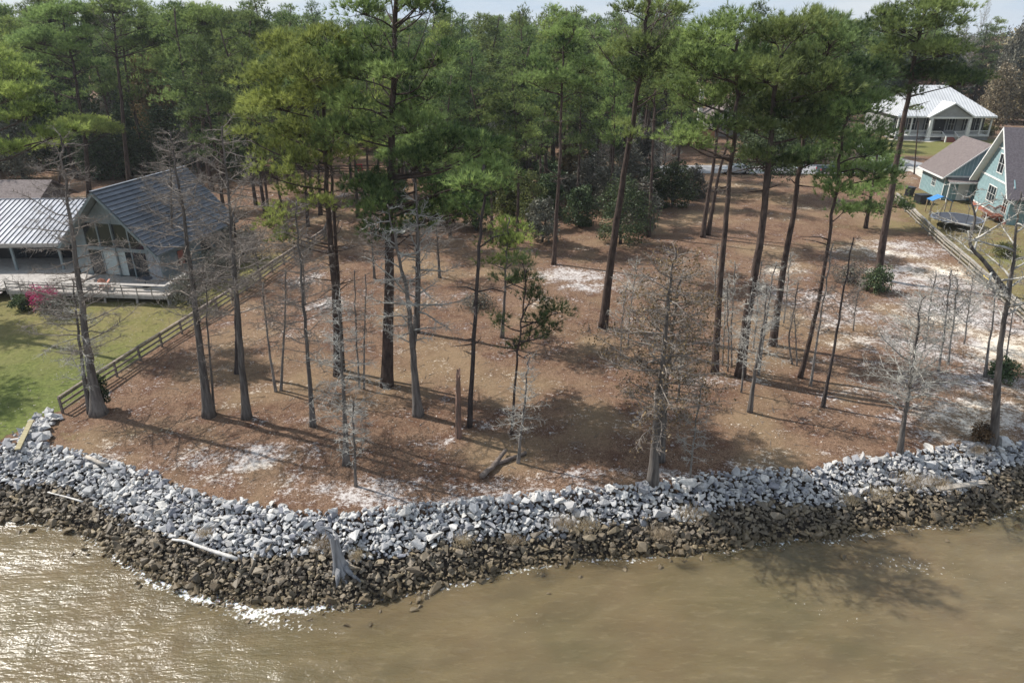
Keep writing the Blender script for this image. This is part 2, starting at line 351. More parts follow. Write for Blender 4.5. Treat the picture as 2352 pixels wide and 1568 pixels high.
p.inputs['Subsurface Weight'].default_value = .75; p.inputs['Subsurface Radius'].default_value = (1.0, .75, .45); p.inputs['Subsurface Scale'].default_value = .9
ls.new(rng_node(ns, ls, ff, 0, 1, .22, .8), p.inputs['Roughness']); ls.new(c, p.inputs['Base Color'])
bp = ns.new('ShaderNodeBump'); bp.inputs['Strength'].default_value = 1.0; bp.inputs['Distance'].default_value = .062
ls.new(math_node(ns, ls, 'ADD', math_node(ns, ls, 'MULTIPLY', b4, .7), math_node(ns, ls, 'ADD', math_node(ns, ls, 'MULTIPLY', b3, .9), math_node(ns, ls, 'MULTIPLY', b5, .35))), bp.inputs['Height']); ls.new(bp.outputs[0], p.inputs['Normal'])
o = ns.new('ShaderNodeOutputMaterial'); ls.new(p.outputs[0], o.inputs['Surface'])
wm.materials.append(m)
tag(mesh_obj('water', wm), kind='structure')

# ------------------------------------------------------------------ drives
def sheet(name, pts, z, m):
    me = bpy.data.meshes.new(name); me.from_pydata([(p[0], p[1], z) for p in pts], [], [tuple(range(len(pts)))]); me.update()
    return tag(mesh_obj(name, me, m), kind='structure')
ASPH = mat('grey_gravel_drive', (.30, .30, .31), (.20, .20, .21), rough=.95, scale=1.2, bump=.3, objrand=0)
CONC = mat('pale_concrete', (.58, .54, .47), (.46, .43, .38), rough=.9, scale=1.5, bump=.15, objrand=0)
def W(px, py): return at(px, py)
sheet('driveway', [W(1300,404), W(1560,398), W(1900,400), W(2135,392), W(2122,375), W(2060,362), W(2010,334), W(1985,322), W(1960,330), W(1985,358), W(1990,374), W(1900,378), W(1540,380), W(1300,386)], GZ + .012, ASPH)
sheet('concrete_apron', [W(2030,385), W(2060,386), W(2092,394), W(2122,412), W(2128,392), W(2124,384), W(2060,383)], GZ + .03, CONC)
sheet('garden_path', [W(2040,322), W(2100,324), W(2135,327), W(2172,322), W(2168,315), W(2132,316), W(2130,322), W(2100,321), W(2040,319)], GZ + .012, CONC)

# ------------------------------------------------------------------ riprap
def rockmat(name, dark_, light_, accent, wet=False):
    m, ns, ls = NM(name)
    geo = ns.new('ShaderNodeNewGeometry'); oi = ns.new('ShaderNodeObjectInfo'); at_ = ns.new('ShaderNodeAttribute'); at_.attribute_name = 'tint'
    r = math_node(ns, ls, 'FRACT', math_node(ns, ls, 'ADD', oi.outputs['Random'], at_.outputs['Fac']))
    r2 = math_node(ns, ls, 'FRACT', math_node(ns, ls, 'MULTIPLY', r, 7.31))
    c = mixc(ns, ls, r, dark_, light_)
    c = mixc(ns, ls, rng_node(ns, ls, r2, .72, 1, 0, .8), c, accent)
    f = noise_node(ns, ls, geo.outputs['Position'], 7, 6, .65)
    c = mixc(ns, ls, rng_node(ns, ls, f, .35, .7, .35, 0), c, tuple(x * .35 for x in dark_))
    p = ns.new('ShaderNodeBsdfPrincipled'); p.inputs['Roughness'].default_value = .55 if wet else .85; p.inputs['Specular IOR Level'].default_value = .4 if wet else .25
    if wet:   # algae stained near the water line
        sx = ns.new('ShaderNodeSeparateXYZ'); ls.new(geo.outputs['Position'], sx.inputs[0])
        c = mixc(ns, ls, rng_node(ns, ls, sx.outputs[2], .15, .65, .55, 0), c, (.10, .068, .026))
    ls.new(c, p.inputs['Base Color'])
    b = ns.new('ShaderNodeBump'); b.inputs['Strength'].default_value = .6; b.inputs['Distance'].default_value = .04
    ls.new(noise_node(ns, ls, geo.outputs['Position'], 14, 5, .65), b.inputs['Height']); ls.new(b.outputs[0], p.inputs['Normal'])
    o = ns.new('ShaderNodeOutputMaterial'); ls.new(p.outputs[0], o.inputs['Surface'])
    return m
ROCK_L = rockmat('pale_stone', (.20, .205, .235), (.66, .65, .63), (.70, .66, .60))
ROCK_K = rockmat('weathered_stone', (.075, .060, .045), (.25, .205, .150), (.33, .26, .16), True)
import bmesh
def rock_shape(seed, n=14, flat=.75):
    r = np.random.default_rng(seed); pts = r.normal(size=(n, 3)); pts /= np.linalg.norm(pts, axis=1)[:, None]
    pts *= r.uniform(.82, 1.08, (n, 1)); pts *= np.array([r.uniform(.95, 1.5), r.uniform(.8, 1.1), flat * r.uniform(.8, 1.15)])
    bm = bmesh.new()
    for q in pts: bm.verts.new(q)
    res = bmesh.ops.convex_hull(bm, input=bm.verts)
    bmesh.ops.delete(bm, geom=[g for g in res['geom_interior'] if isinstance(g, bmesh.types.BMVert)], context='VERTS')
    bmesh.ops.recalc_face_normals(bm, faces=bm.faces)
    bmesh.ops.triangulate(bm, faces=bm.faces)
    bm.verts.index_update()
    V = np.array([v.co[:] for v in bm.verts]); F = np.array([[v.index for v in f.verts] for f in bm.faces]); bm.free()
    return V, F
RS = [rock_shape(100 + i, 9 + i % 4) for i in range(18)]
RME = {}
def rock_me(i, which, m):
    if (i, which) not in RME:
        me = np_mesh('rock', *RS[i]); me.materials.append(m); RME[(i, which)] = me
    return RME[(i, which)]
def pile(rows, parent, m, which, limit):
    """rows: x,y,z,r ; biggest become parts of their own, the rest one joined part"""
    rows = sorted(rows, key=lambda q: -q[3] * (1.25 if abs(q[0]) < 26 else .6)); r_ = np.random.default_rng(5)
    Vs, Fs, Ts, k = [], [], [], 0
    for n, (x, y, z, r) in enumerate(rows):
        i = int(r_.integers(len(RS))); e = (r_.uniform(-.6, .6), r_.uniform(-.6, .6), r_.uniform(0, 6.28)); s = r * r_.uniform(.85, 1.15, 3)
        if n < limit:
            mesh_obj('rock', rock_me(i, which, m), None, parent, (x, y, z), e, tuple(s))
        else:
            from mathutils import Euler
            M = np.array(Euler(e).to_matrix()); v = (RS[i][0] * s) @ M.T + np.array([x, y, z])
            Vs.append(v); Fs.append(RS[i][1] + k); Ts.append(np.full(len(v), r_.uniform())); k += len(v)
    if Vs:
        me = np_mesh('rubble', np.concatenate(Vs), np.concatenate(Fs), tint=np.concatenate(Ts)); tag(mesh_obj('rubble', me, m, parent), kind='stuff')
light, dark = [], []
x = -38.0
while x < 48:
    x += .15
    c_, w_ = float(crest(x)), float(water(x)); L = math.hypot(c_ - w_, 2.0); n = int(L / .135)
    for j in range(-1, n + 3):
        s = (j + rng.uniform(-.45, .45)) / n; xx = x + rng.uniform(-.12, .12)
        if s < -.02 and rng.uniform() < .5: continue
        r = float(np.clip(rng.lognormal(-2.13, .36), .065, .30))
        if s > .5: r *= .93
        if s > 1.05: r *= .8
        yy = c_ - s * (c_ - w_); z = (GZ + .03) * (1 - s) + rng.uniform(-.06, .15) if s > 0 else GZ + rng.uniform(-.05, .16)
        thr = .54 + .045 * math.sin(x * .9) + .05 * math.sin(x * .31 + 1) + rng.normal() * .035 - (.10 if x > 24 else 0)
        (light if s < thr else dark).append((xx, yy, z, r))
for q in light[::75]: light.append((q[0] + .2, q[1] + .05, q[2] + .16, .24 + .14 * rng.uniform()))
for q in dark[::95]: dark.append((q[0] + .2, q[1], q[2] + .12, .22 + .1 * rng.uniform()))
for _ in range(130):    # loose rocks lying in the shallows
    x = rng.uniform(-26, 34); dark.append((x, float(water(x)) - abs(rng.normal()) * .6, -.02, rng.uniform(.10, .22)))
p1 = empty('riprap_bank', (0, 0, 0), 0, 'bank of pale blue-grey broken rocks along the top of the shore', 'rock bank')
p2 = empty('riprap_footing', (0, 0, 0), 0, 'lower band of dark brown wet rocks between the pale rocks and the water', 'rock bank')
pile(light, p1, ROCK_L, 0, 300); pile(dark, p2, ROCK_K, 1, 300)
small = []
for _ in range(210):
    t = rng.uniform(); q = at(45 + 75 * t + rng.normal() * 10, 1015 - 58 * t + rng.normal() * 9); small.append((q[0], q[1], GZ + .05 + rng.uniform(0, .1), float(np.clip(rng.lognormal(-2.0, .45), .07, .34))))
for q, r in (((88,1005), .42), ((100,1010), .40), ((108,985), .33), ((95,980), .3), ((112,1000), .28)):
    w = at(*q); small.append((w[0], w[1], GZ + .12, r))
p3 = empty('rock_heap', tuple(at(90, 990) * 0), 0, 'small heap of loose grey rocks at the lawn corner below the fence end', 'rock heap')
pile(small, p3, ROCK_L, 0, 215)

# boards, logs, driftwood
PLANK = mat('weathered_plank', (.42, .38, .33), (.25, .22, .19), scale=4, stretch=(.3, 4, 4), rough=.9)
PLANK_Y = mat('treated_plank', (.42, .37, .22), (.28, .24, .15), scale=4, stretch=(.3, 4, 4), rough=.9)
DRIFT = mat('driftwood', (.60, .58, .55), (.38, .36, .34), scale=5, rough=.95)
LOGM = mat('fallen_log_bark', (.24, .19, .16), (.10, .08, .07), scale=5, rough=.95, bump=.7, bdist=.04)
def board(name, a, b, w, h, m, label, cat='board'):
    a, b = np.array(a), np.array(b); c_ = (a + b) / 2; o = MB().bar(a - c_, b - c_, w, h).build(name, m, None, loc=c_); tag(o, label, cat); return o
A, B = at(40,1032,2.2), at(72,965,2.55); board('timber_board', A, B, .26, .07, PLANK_Y, 'yellowish timber board leaning on the small rock heap by the lawn')
A, B = at(12,1012,2.15), at(48,1006,2.15); board('timber_board', A, B, .14, .06, DRIFT, 'short bleached board lying beside the foot of the yellowish timber board')
A, B = at(2155,1122,1.25), at(2262,1106,1.3); board('dock_plank', A, B, .32, .08, PLANK, 'grey plank lying level on the rocks below the dry grass')
def logo(name, pxs, r0, r1, z, m, label, cat='log', n=8):
    P = [at(a, b, z) for a, b in pxs]; pts = []
    for i in range(len(P) - 1):
        for t in (0, .33, .66): pts.append(P[i] * (1 - t) + P[i+1] * t + rng.normal(size=3) * r0 * .15)
    pts.append(P[-1]); o0 = np.array(pts[0]); rr = np.linspace(r0, r1, len(pts)) * rng.uniform(.9, 1.1, len(pts))
    o = MB().tube([q - o0 for q in pts], list(rr), n).build(name, m, None, True, loc=o0); return tag(o, label, cat)
logo('fallen_log', [(1160,1034),(1148,1052),(1130,1073),(1106,1094)], .10, .15, GZ + .16, LOGM, 'short thick brown log lying crosswise over the thinner one')
logo('fallen_log', [(1208,1038),(1175,1052),(1132,1066)], .09, .11, GZ + .10, LOGM, 'thin brown log lying under the thicker one beside the slim grey trunk')
logo('driftwood_log', [(395,1238),(430,1243),(480,1262),(545,1283)], .05, .09, 1.28, DRIFT, 'white driftwood log stranded where pale rocks meet dark rocks', 'driftwood')
logo('driftwood_branch', [(110,1130),(150,1140),(190,1152)], .03, .05, 1.6, DRIFT, 'thin bleached branch lying on the pale rocks near the lawn corner', 'driftwood', 5)
logo('washed_up_plank', [(200,1048),(245,1068)], .12, .14, 2.12, PLANK, 'dark weathered timber half buried at the top edge of the pale rocks', 'log', 4)
# weathered stump in the rocks
b0 = at(783, 1312, .7); top = onplane(782, 1232, b0[1])
st = empty('tree_stump', tuple(b0), 0, 'tall grey weathered tree stump with flared roots standing among the rocks', 'stump')
n = 18; vs = []; h = top[2] - b0[2]
for i, (t, r) in enumerate([(-.25, .48), (0, .40), (.15, .31), (.35, .25), (.6, .21), (.85, .19), (1.0, .18)]):
    for j in range(n):
        a = 2 * math.pi * j / n; k = 1 + (.35 * max(0, .6 - t)) * math.sin(a * 5 + .7) + .05 * math.sin(a * 9)
        vs.append((r * k * math.cos(a) - .12 * t + .12 * max(0, .3 - t), r * k * math.sin(a), t * h + (.08 * math.sin(3 * a) + .05 * math.sin(7*a) if t == 1.0 else 0)))
fs = [(i*n+j, i*n+(j+1) % n, (i+1)*n+(j+1) % n, (i+1)*n+j) for i in range(6) for j in range(n)]
vs.append((-.12, 0, h - .12)); fs += [(6*n+j, 6*n+(j+1) % n, 7*n) for j in range(n)]
STUMP = mat('weathered_stump', (.30, .30, .31), (.13, .13, .14), scale=8, stretch=(1, 1, .08), rough=.95, bump=1, bdist=.05, bscale=14)
me = bpy.data.meshes.new('stump_body'); me.from_pydata(vs, [], fs); me.update(); mesh_obj('stump_body', me, STUMP, st)
mb = MB()
for a, l in ((-.4, 1.0), (.5, .8), (2.6, .6), (-1.6, .7)):
    mb.tube([(.2*math.cos(a), .2*math.sin(a), .35), (.55*math.cos(a), .55*math.sin(a), .05), (l*math.cos(a), l*math.sin(a), -.2)], [.16, .10, .05], 6)
tag(mb.build('roots', STUMP, st, True), kind='stuff')
# ------------------------------------------------------------------ trees
def norm(a): return a / np.maximum(np.linalg.norm(a, axis=-1, keepdims=True), 1e-9)
def perp(d, r):
    q = r.normal(size=d.shape); q -= (q * d).sum(-1, keepdims=True) * d; return norm(q)
class Acc:
    def __init__(s): s.V = []; s.F3 = []; s.F4 = []; s.T = []; s.n = 0
    def put(s, V, F, T):
        (s.F3 if F.shape[1] == 3 else s.F4).append(F + s.n); s.V.append(V); s.T.append(T); s.n += len(V)
    def cones(s, P0, P1, r0, r, sides=3, tint=None):
        """open spikes from P0 (radius r0) to a point P1"""
        P0 = np.asarray(P0); P1 = np.asarray(P1); N = len(P0)
        if N == 0: return
        d = norm(P1 - P0); a = perp(d, r); b = np.cross(d, a); r0 = np.broadcast_to(np.asarray(r0), (N,))[:, None]
        ring = [P0 + (a * math.cos(2*math.pi*k/sides) + b * math.sin(2*math.pi*k/sides)) * r0 for k in range(sides)]
        V = np.stack(ring + [P1], 1).reshape(-1, 3); base = np.arange(N)[:, None] * (sides + 1)
        F = np.concatenate([np.concatenate([base + k, base + (k+1) % sides, base + sides], 1) for k in range(sides)])
        s.put(V, F, np.repeat(tint if tint is not None else r.uniform(size=N), sides + 1))
    def blades(s, P, D, L, w, r, tint):
        """needles: thin triangles from P along D"""
        N = len(P); sd = perp(D, r) * (w / 2); L = np.broadcast_to(np.asarray(L), (N,))[:, None]
        V = np.stack([P - sd, P + sd, P + D * L], 1).reshape(-1, 3); F = np.arange(N * 3).reshape(-1, 3)
        s.put(V, F, np.repeat(tint, 3))
    def leaves(s, P, size, r, tint, flat=.0):
        N = len(P); nrm = norm(r.normal(size=(N, 3)) + np.array([0, 0, flat])); a = perp(nrm, r); b = np.cross(nrm, a)
        sz = (size * r.uniform(.6, 1.3, N))[:, None]; V = np.stack([P - a*sz, P - b*sz*.55, P + a*sz, P + b*sz*.55], 1).reshape(-1, 3)
        s.put(V, np.arange(N * 4).reshape(-1, 4), np.repeat(tint, 4))
    def mesh(s, name, m):
        F = [np.concatenate(q) for q in (s.F3, s.F4) if q]
        me = np_mesh(name, np.concatenate(s.V), F, tint=np.concatenate(s.T)); me.materials.append(m); return me
def tubes(mb, pts, radii, n): mb.tube([tuple(p) for p in pts], list(radii), n)
def spline(P, k=5):
    P = np.array(P, dtype=float); out = []
    for i in range(len(P) - 1):
        p0, p1, p2, p3 = P[max(i-1, 0)], P[i], P[i+1], P[min(i+2, len(P)-1)]
        for t in np.linspace(0, 1, k, endpoint=False):
            out.append(.5 * ((2*p1) + (-p0+p2)*t + (2*p0-5*p1+4*p2-p3)*t*t + (-p0+3*p1-3*p2+p3)*t**3))
    out.append(P[-1]); return np.array(out)
def trunk_tube(mb, path, r0, r1, flare=1.3, n=9, r=None, knots=0.03):
    P = spline(path, 4); z = P[:, 2]; t = (z - z[0]) / max(z[-1] - z[0], .01)
    rad = (r0 + (r1 - r0) * t ** .85) * (1 + (flare - 1) * np.exp(-(z - z[0]) / .9))
    if r is not None: P = P + r.normal(size=P.shape) * np.array([1, 1, 0]) * knots * np.clip(t, 0, 1)[:, None]
    tubes(mb, P, rad, n); return P, rad
def at_h(P, z):
    return np.array([np.interp(z, P[:, 2], P[:, i]) for i in range(2)] + [z])
def finish(name, mb, bark, crown, loc, label, cat, group=None, crown_name='crown'):
    e = empty(name, tuple(loc), 0, label, cat, group)
    mb.build('trunk', bark, e, True)
    for nm, me in crown:
        o = mesh_obj(nm, me, None, e); 
    return e
def needle_blob(acc, wood, c, rad, attach, r, dens=1.0, L=.30, w=.05, k=8, tuft=13, tone=0., sub=.38):
    """a cushion of foliage round c on a limb that starts at attach"""
    rx, ry, rz = rad; hd = np.linalg.norm((c - attach)[:2]); mid = (attach + c) / 2 + np.array([0, 0, -.06 * hd]) + r.normal(size=3) * .04 * hd
    lp = spline([attach, mid, c + np.array([0, 0, -rz * .4])], 4); lr = np.linspace(.035 + .010 * hd, .018, len(lp)); tubes(wood, lp, lr, 5)
    n = max(5, int(6.0 * (rx * ry) ** .8 * (1 + rz) * dens))
    q = norm(r.normal(size=(n, 3))); q[:, 2] = np.abs(q[:, 2]) * 1.15 - .35; sc = c + q * np.array([rx, ry, rz]) * r.uniform(.45, 1.05, (n, 1))
    t0 = lp[-3:][r.integers(0, 3, n)]; 
    for i in range(n):
        m_ = (t0[i] + sc[i]) / 2 + r.normal(size=3) * .08; tubes(wood, [t0[i], m_, sc[i]], [.018, .013, .007], 3)
    m = int(tuft); P = (sc[:, None] + r.normal(size=(n, m, 3)) * np.array([sub, sub, sub * .55])).reshape(-1, 3)
    out = norm(r.normal(size=P.shape)) * .7 + norm(P - (c - np.array([0, 0, rz * 1.2]))) + norm(np.repeat(sc, m, 0) - np.repeat(t0, m, 0)) * .4 + np.array([0, 0, .45])
    P2 = np.repeat(P, k, 0); D = norm(norm(np.repeat(out, k, 0)) + r.normal(size=(len(P2), 3)) * .42)
    tint = np.clip(r.normal(.45 + tone, .13) + np.repeat(r.normal(0, .12, n), m) + r.normal(0, .14, n * m), 0, 1)
    acc.blades(P2, D, L * r.uniform(.6, 1.2, len(P2)), w, r, np.repeat(tint, k))
def pine(name, path, r0, blobs, label, leaf=None, group=None, seed=0, cat='pine tree', stubs=8, dens=1.0, k=12, L=.36, w=.036, bare_top=0, r1=.07, flare=1.25, bark=None, tuft=13, lowz=None, sub=.31):
    r = np.random.default_rng(seed); base = np.array(path[0], dtype=float); path = [np.array(p) - base for p in path]; mb = MB()
    path[0] = path[0] - np.array([0, 0, .15])
    P, _ = trunk_tube(mb, path, r0, r1, flare, 10, r, .05); H = P[-1, 2]; acc = Acc(); wood = MB()
    for (c, rad, tone) in blobs:
        c = np.array(c) - base; hd = np.linalg.norm((c - at_h(P, c[2]))[:2]); za = np.clip(c[2] - .32 * hd - .3, H * .22, H * .985)
        needle_blob(acc, wood, c, rad, at_h(P, za), r, dens, L, w, k, tuft, tone, sub)
    z0 = lowz if lowz is not None else H * .3
    A, B = [], []
    for i in range(stubs):
        z = r.uniform(min(z0, H * .6), H * .8); a = r.uniform(0, 6.28); l = r.uniform(.5, 2.2); p = at_h(P, z); d = np.array([math.cos(a), math.sin(a), r.uniform(-.15, .5)])
        q = p + d * l * .5 + r.normal(size=3) * .1; tubes(wood, [p, q, p + d * l + r.normal(size=3) * .2], [.05, .035, .012], 4)
        for j in range(5): A.append(q + d * l * .1 * j); B.append(A[-1] + norm(r.normal(size=3)) * r.uniform(.3, .7))
    for i in range(bare_top):
        z = H * r.uniform(.72, .99); a = r.uniform(0, 6.28); l = r.uniform(1.2, 3.5); p = at_h(P, z); d = np.array([math.cos(a), math.sin(a), r.uniform(.25, .9)])
        pts = spline([p, p + d * l * .5 + r.normal(size=3) * .2, p + d * l + np.array([0, 0, .3 * l])], 3); tubes(wood, pts, np.linspace(.06, .012, len(pts)), 4)
        for j in range(26): b_ = pts[r.integers(2, len(pts))]; A.append(b_); B.append(b_ + (norm(r.normal(size=3)) + np.array([0, 0, .4])) * r.uniform(.3, 1.0))
    e = empty(name, tuple(base), 0, label, cat, group); mb.build('trunk', bark or BARK_P, e, True)
    wm_ = wood.build('branches', bark or BARK_P, e, True); tag(wm_, kind='stuff')
    if A:
        tw = Acc(); tw.cones(np.array(A), np.array(B), .014, r); tag(mesh_obj('twigs', tw.mesh('twigs', TWIG), None, e), kind='stuff')
    tag(mesh_obj('crown', acc.mesh('crown', leaf or NEEDLE), None, e), kind='stuff')
    return e
def bare(name, path, r0, label, spread=3.2, f0=.3, n=46, seed=0, bark=None, twig=None, cat='bare tree', group=None, flare=1.6, up=.15, dens=1.0, leaves=0, leafm=None, r1=.03, big=None, forks=None, thick=1.0, taper=.75, splay=None):
    r = np.random.default_rng(seed + 500); base = np.array(path[0], dtype=float); path = [np.array(p) - base for p in path]; mb = MB(); path[0] = path[0] - np.array([0, 0, .15])
    P, rad = trunk_tube(mb, path, r0, r1, flare, 10, r, .04); H = P[-1, 2]; A, B, RR, ends = [], [], [], []
    paths = [(P, H)]
    for fk in (forks or []):
        fk = [np.array(q) - base for q in fk]; fp = spline(fk, 4); tubes(mb, fp, np.linspace(r0 * .62, .03, len(fp)), 8); paths.append((fp, fp[-1, 2]))
    ga = r.uniform(0, 6.28)
    wood = MB()
    for i in range(n):
        Pp, Hh = paths[i % len(paths)]; f = f0 + (1 - f0) * ((i + r.uniform()) / n) ** .9; z = max(H * f, Pp[0, 2]); z = min(z, Hh * .995)
        ga += 2.4 + r.uniform(-.3, .3); t = (z / H - f0) / max(1 - f0, .01)
        prof = (.35 + .65 * min(1, t * 3.0 + .35)) * (1 - .78 * max(0, t) ** 1.5)
        l = spread * prof * r.uniform(.6, 1.15); p = at_h(Pp, z); d = np.array([math.cos(ga), math.sin(ga), up + r.uniform(-.12, .25)]); d = norm(d)
        K = 5; pts = [p]
        for k_ in range(K):
            d = norm(d + r.normal(size=3) * .17 + np.array([0, 0, .02])); pts.append(pts[-1] + d * l / K)
        rb = (.012 + .009 * l) * thick; tubes(wood, pts, np.linspace(rb, .008, K + 1), 4)
        pts = np.array(pts)
        m = int(11 * l * dens) + 3
        for j in range(m):
            u = r.uniform(.12, 1) ** .8 * K; i0 = min(int(u), K - 1); q = pts[i0] * (1 - (u - i0)) + pts[i0+1] * (u - i0); dd = norm(pts[i0+1] - pts[i0])
            s_ = norm(dd * .55 + perp(dd[None], r)[0] * np.array([1, 1, .45])); tl = r.uniform(.25, .75) * (1 - .4 * u / K) * (.6 + .25 * min(l, 3)); tip = q + s_ * tl
            A.append(q); B.append(tip); RR.append(.0105)
            for g in range(3):
                v = r.uniform(.25, .95); qq = q + s_ * tl * v; s2 = norm(s_ + norm(r.normal(size=3)) * .9); A.append(qq); B.append(qq + s2 * tl * r.uniform(.25, .6)); RR.append(.0075)
                ends.append(B[-1])
    e = empty(name, tuple(base), 0, label, cat, group); mb.build('trunk', bark or BARK_C, e, True)
    tag(wood.build('branches', twig or TWIG, e, True), kind='stuff')
    acc = Acc(); acc.cones(np.array(A), np.array(B), np.array(RR) * thick ** .5, r); tag(mesh_obj('twigs', acc.mesh('twigs', twig or TWIG), None, e), kind='stuff')
    if leaves:
        E = np.array(ends); E = E[r.integers(0, len(E), leaves)] + r.normal(size=(leaves, 3)) * .06; la = Acc(); la.leaves(E, .06, r, r.uniform(size=leaves)); tag(mesh_obj('dead_leaves', la.mesh('dead_leaves', leafm or LEAF_B), None, e), kind='stuff')
    return e
def leafy(name, loc, H, R_, label, leaf, seed=0, cat='tree', group=None, bark=None, nl=14, count=5200, size=.13, low=.25, bush=False, squash=.8):
    r = np.random.default_rng(seed + 900); mb = MB(); wood = MB()
    if bush:
        for i in range(5):
            a = r.uniform(0, 6.28); tubes(mb if i == 0 else wood, [np.array([0, 0, -.1]), np.array([math.cos(a) * R_ * .3, math.sin(a) * R_ * .3, H * .4]), np.array([math.cos(a) * R_ * .6, math.sin(a) * R_ * .6, H * .8])], [.05, .03, .01], 5)
        P = np.array([[0, 0, 0], [0, 0, H * .5]])
    else:
        P, _ = trunk_tube(mb, [np.array([0, 0, -.15]), np.array([r.normal() * .2, r.normal() * .2, H * .4]), np.array([r.normal() * .4, r.normal() * .4, H * .9])], .05 + .016 * H, .04, 1.3, 8, r)
    acc = Acc(); per = count // nl
    for i in range(nl):
        t = (i + .5) / nl; z = H * (low + (1 - low) * t) * .93; a = i * 2.4 + r.uniform(-.4, .4); pr = math.sin(math.pi * min(1, .18 + .78 * t)) ** .6; rr = R_ * pr * r.uniform(.35, .8)
        c = np.array([math.cos(a) * rr, math.sin(a) * rr, z]); q = R_ * r.uniform(.28, .5)
        tubes(wood, spline([at_h(P, min(z * .7, P[-1, 2])), c * .5 + np.array([0, 0, z * .4]), c], 3), np.linspace(.05, .015, 7), 4)
        d = norm(r.normal(size=(per, 3))); p = c + d * q * np.array([1, 1, squash]) * (r.uniform(.2, 1.12, (per, 1)) ** .45)
        sub = norm(r.normal(size=(9, 3))) * q * .9 + c; idx = r.integers(0, 9, per // 2); p[:per // 2] = sub[idx] + r.normal(size=(per // 2, 3)) * q * .22
        acc.leaves(p, size, r, np.clip(r.normal(.42, .16) + r.normal(0, .2, per), 0, 1), .6)
    e = empty(name, tuple(loc), 0, label, cat, group); mb.build('trunk' if not bush else 'stem', bark or BARK_D, e, True)
    tag(wood.build('branches', bark or BARK_D, e, True), kind='stuff'); tag(mesh_obj('crown', acc.mesh('crown', leaf), None, e), kind='stuff')
    return e
def copy_tree(o, loc, rz, s, label, group=None, leaf=None):
    c = o.copy(); COL.objects.link(c); c.location = loc; c.rotation_euler = (0, 0, rz); c.scale = (s[0], s[0], s[1]); c['label'] = label
    if group: c['group'] = group
    elif 'group' in c: del c['group']
    for ch in list(o.children):
        k = ch.copy(); COL.objects.link(k); k.parent = c
        if leaf and ch.name.startswith('crown'):
            k.material_slots[0].link = 'OBJECT'; k.material_slots[0].material = leaf
    return c
def trace(pxs):
    """trunk line in the vertical plane through its own foot"""
    b = gpt(*pxs[0]); return [b] + [onplane(x, y, b[1]) for x, y in pxs[1:]]
def clouds(Y, lst, seed, spread=1.6, extra=.35):
    """foliage cushions: x, y, half width, half height (+tone) at depth Y"""
    r = np.random.default_rng(seed); res = []
    sc = onplane(1276, 300, Y)[0] - onplane(1176, 300, Y)[0]; m = sc / 100
    cx = np.mean([onplane(q[0], q[1], Y)[0] for q in lst])
    for q in lst:
        dy = r.uniform(-spread, spread); p = onplane(q[0], q[1], Y + dy); rx, rz = q[2] * m, q[3] * m * 1.15; tone = q[4] if len(q) > 4 else 0.
        res.append((p, (rx, rx * .9, rz), tone))
        if r.uniform() < extra:
            res.append((p + np.array([r.normal() * rx * .4, r.choice([-1, 1]) * (rx + .8), r.normal() * .4]), (rx * .8, rx * .7, rz * .9), tone))
    return res
def P3(pxs, cl_, r0, label, seed, **kw):
    path = trace(pxs); sp = kw.pop('spread', 1.6); ex = kw.pop('extra', .2); nm = kw.pop('name', 'pine_tree')
    return pine(nm, path, r0, clouds(path[0][1], cl_, seed, sp, ex), label, seed=seed, **kw)
def B3(pxs, r0, label, seed, **kw):
    fk = kw.pop('fork_px', None); path = trace(pxs); nm = kw.pop('name', 'cypress_tree')
    if fk: kw['forks'] = [[onplane(x, y, path[0][1] + dy) for x, y, dy in f] for f in fk]
    return bare(nm, path, r0, label, seed=seed, **kw)
# ------------------------------------------------------------------ the pines of the lot
P3([(888,885),(893,700),(896,500),(899,350),(904,200),(907,60),(912,-60)],
   [(830,20,60,24),(975,20,55,22),(930,-20,70,24),(860,90,60,24),(820,165,80,36,.1),(1000,140,55,24,-.1),(760,120,60,30),(990,215,60,24,-.1),(940,290,80,34),(1040,330,85,34,.05),(850,300,60,28),
    (1105,375,60,26),(960,370,70,34,-.05),(870,440,55,45,-.25),(1010,480,70,28,-.2),(1060,425,60,24),(800,235,60,28),(850,480,50,28,-.2),(940,240,60,26),(910,150,60,26),(820,430,50,30,-.1),(1110,330,50,24),(1140,395,44,22),(1000,430,60,28,-.1),(860,530,46,24,-.2),(1060,480,50,22,-.2),(960,510,50,20,-.2),(780,290,50,24)],
   .37, 'tallest pine with a thick straight trunk, broad layered crown and bare spreading top limbs', 11, bare_top=16, stubs=10, dens=1.0, lowz=9, r1=.1)
P3([(776,862),(771,700),(760,560),(749,420),(744,300),(738,190),(735,110)],
   [(600,180,58,34,.15),(690,150,66,36,.1),(640,235,85,34,.15),(568,262,40,20,.2),(720,210,70,34,.05),(690,300,75,32,.1),(640,345,55,26,.15),(710,370,60,30),(770,285,50,28),(640,488,34,16,.25),(690,432,46,24,.1),
    (650,110,60,30),(770,350,50,26),(735,90,60,26),(610,395,40,18,.2),(760,160,50,26),(655,545,30,12,.2),(735,470,36,18,.1)],
   .27, 'leaning pine with wide yellow-green crown reaching out towards the grey-roofed house', 12, leaf=NEEDLE_Y, stubs=9, dens=1.0, lowz=6, spread=2.2)
P3([(786,850),(779,700),(770,560),(762,420),(758,330)], [(770,300,50,24),(800,260,40,20),(740,330,40,20)], .17, 'slimmer pine growing right behind the leaning yellow-green pine', 13, stubs=10)
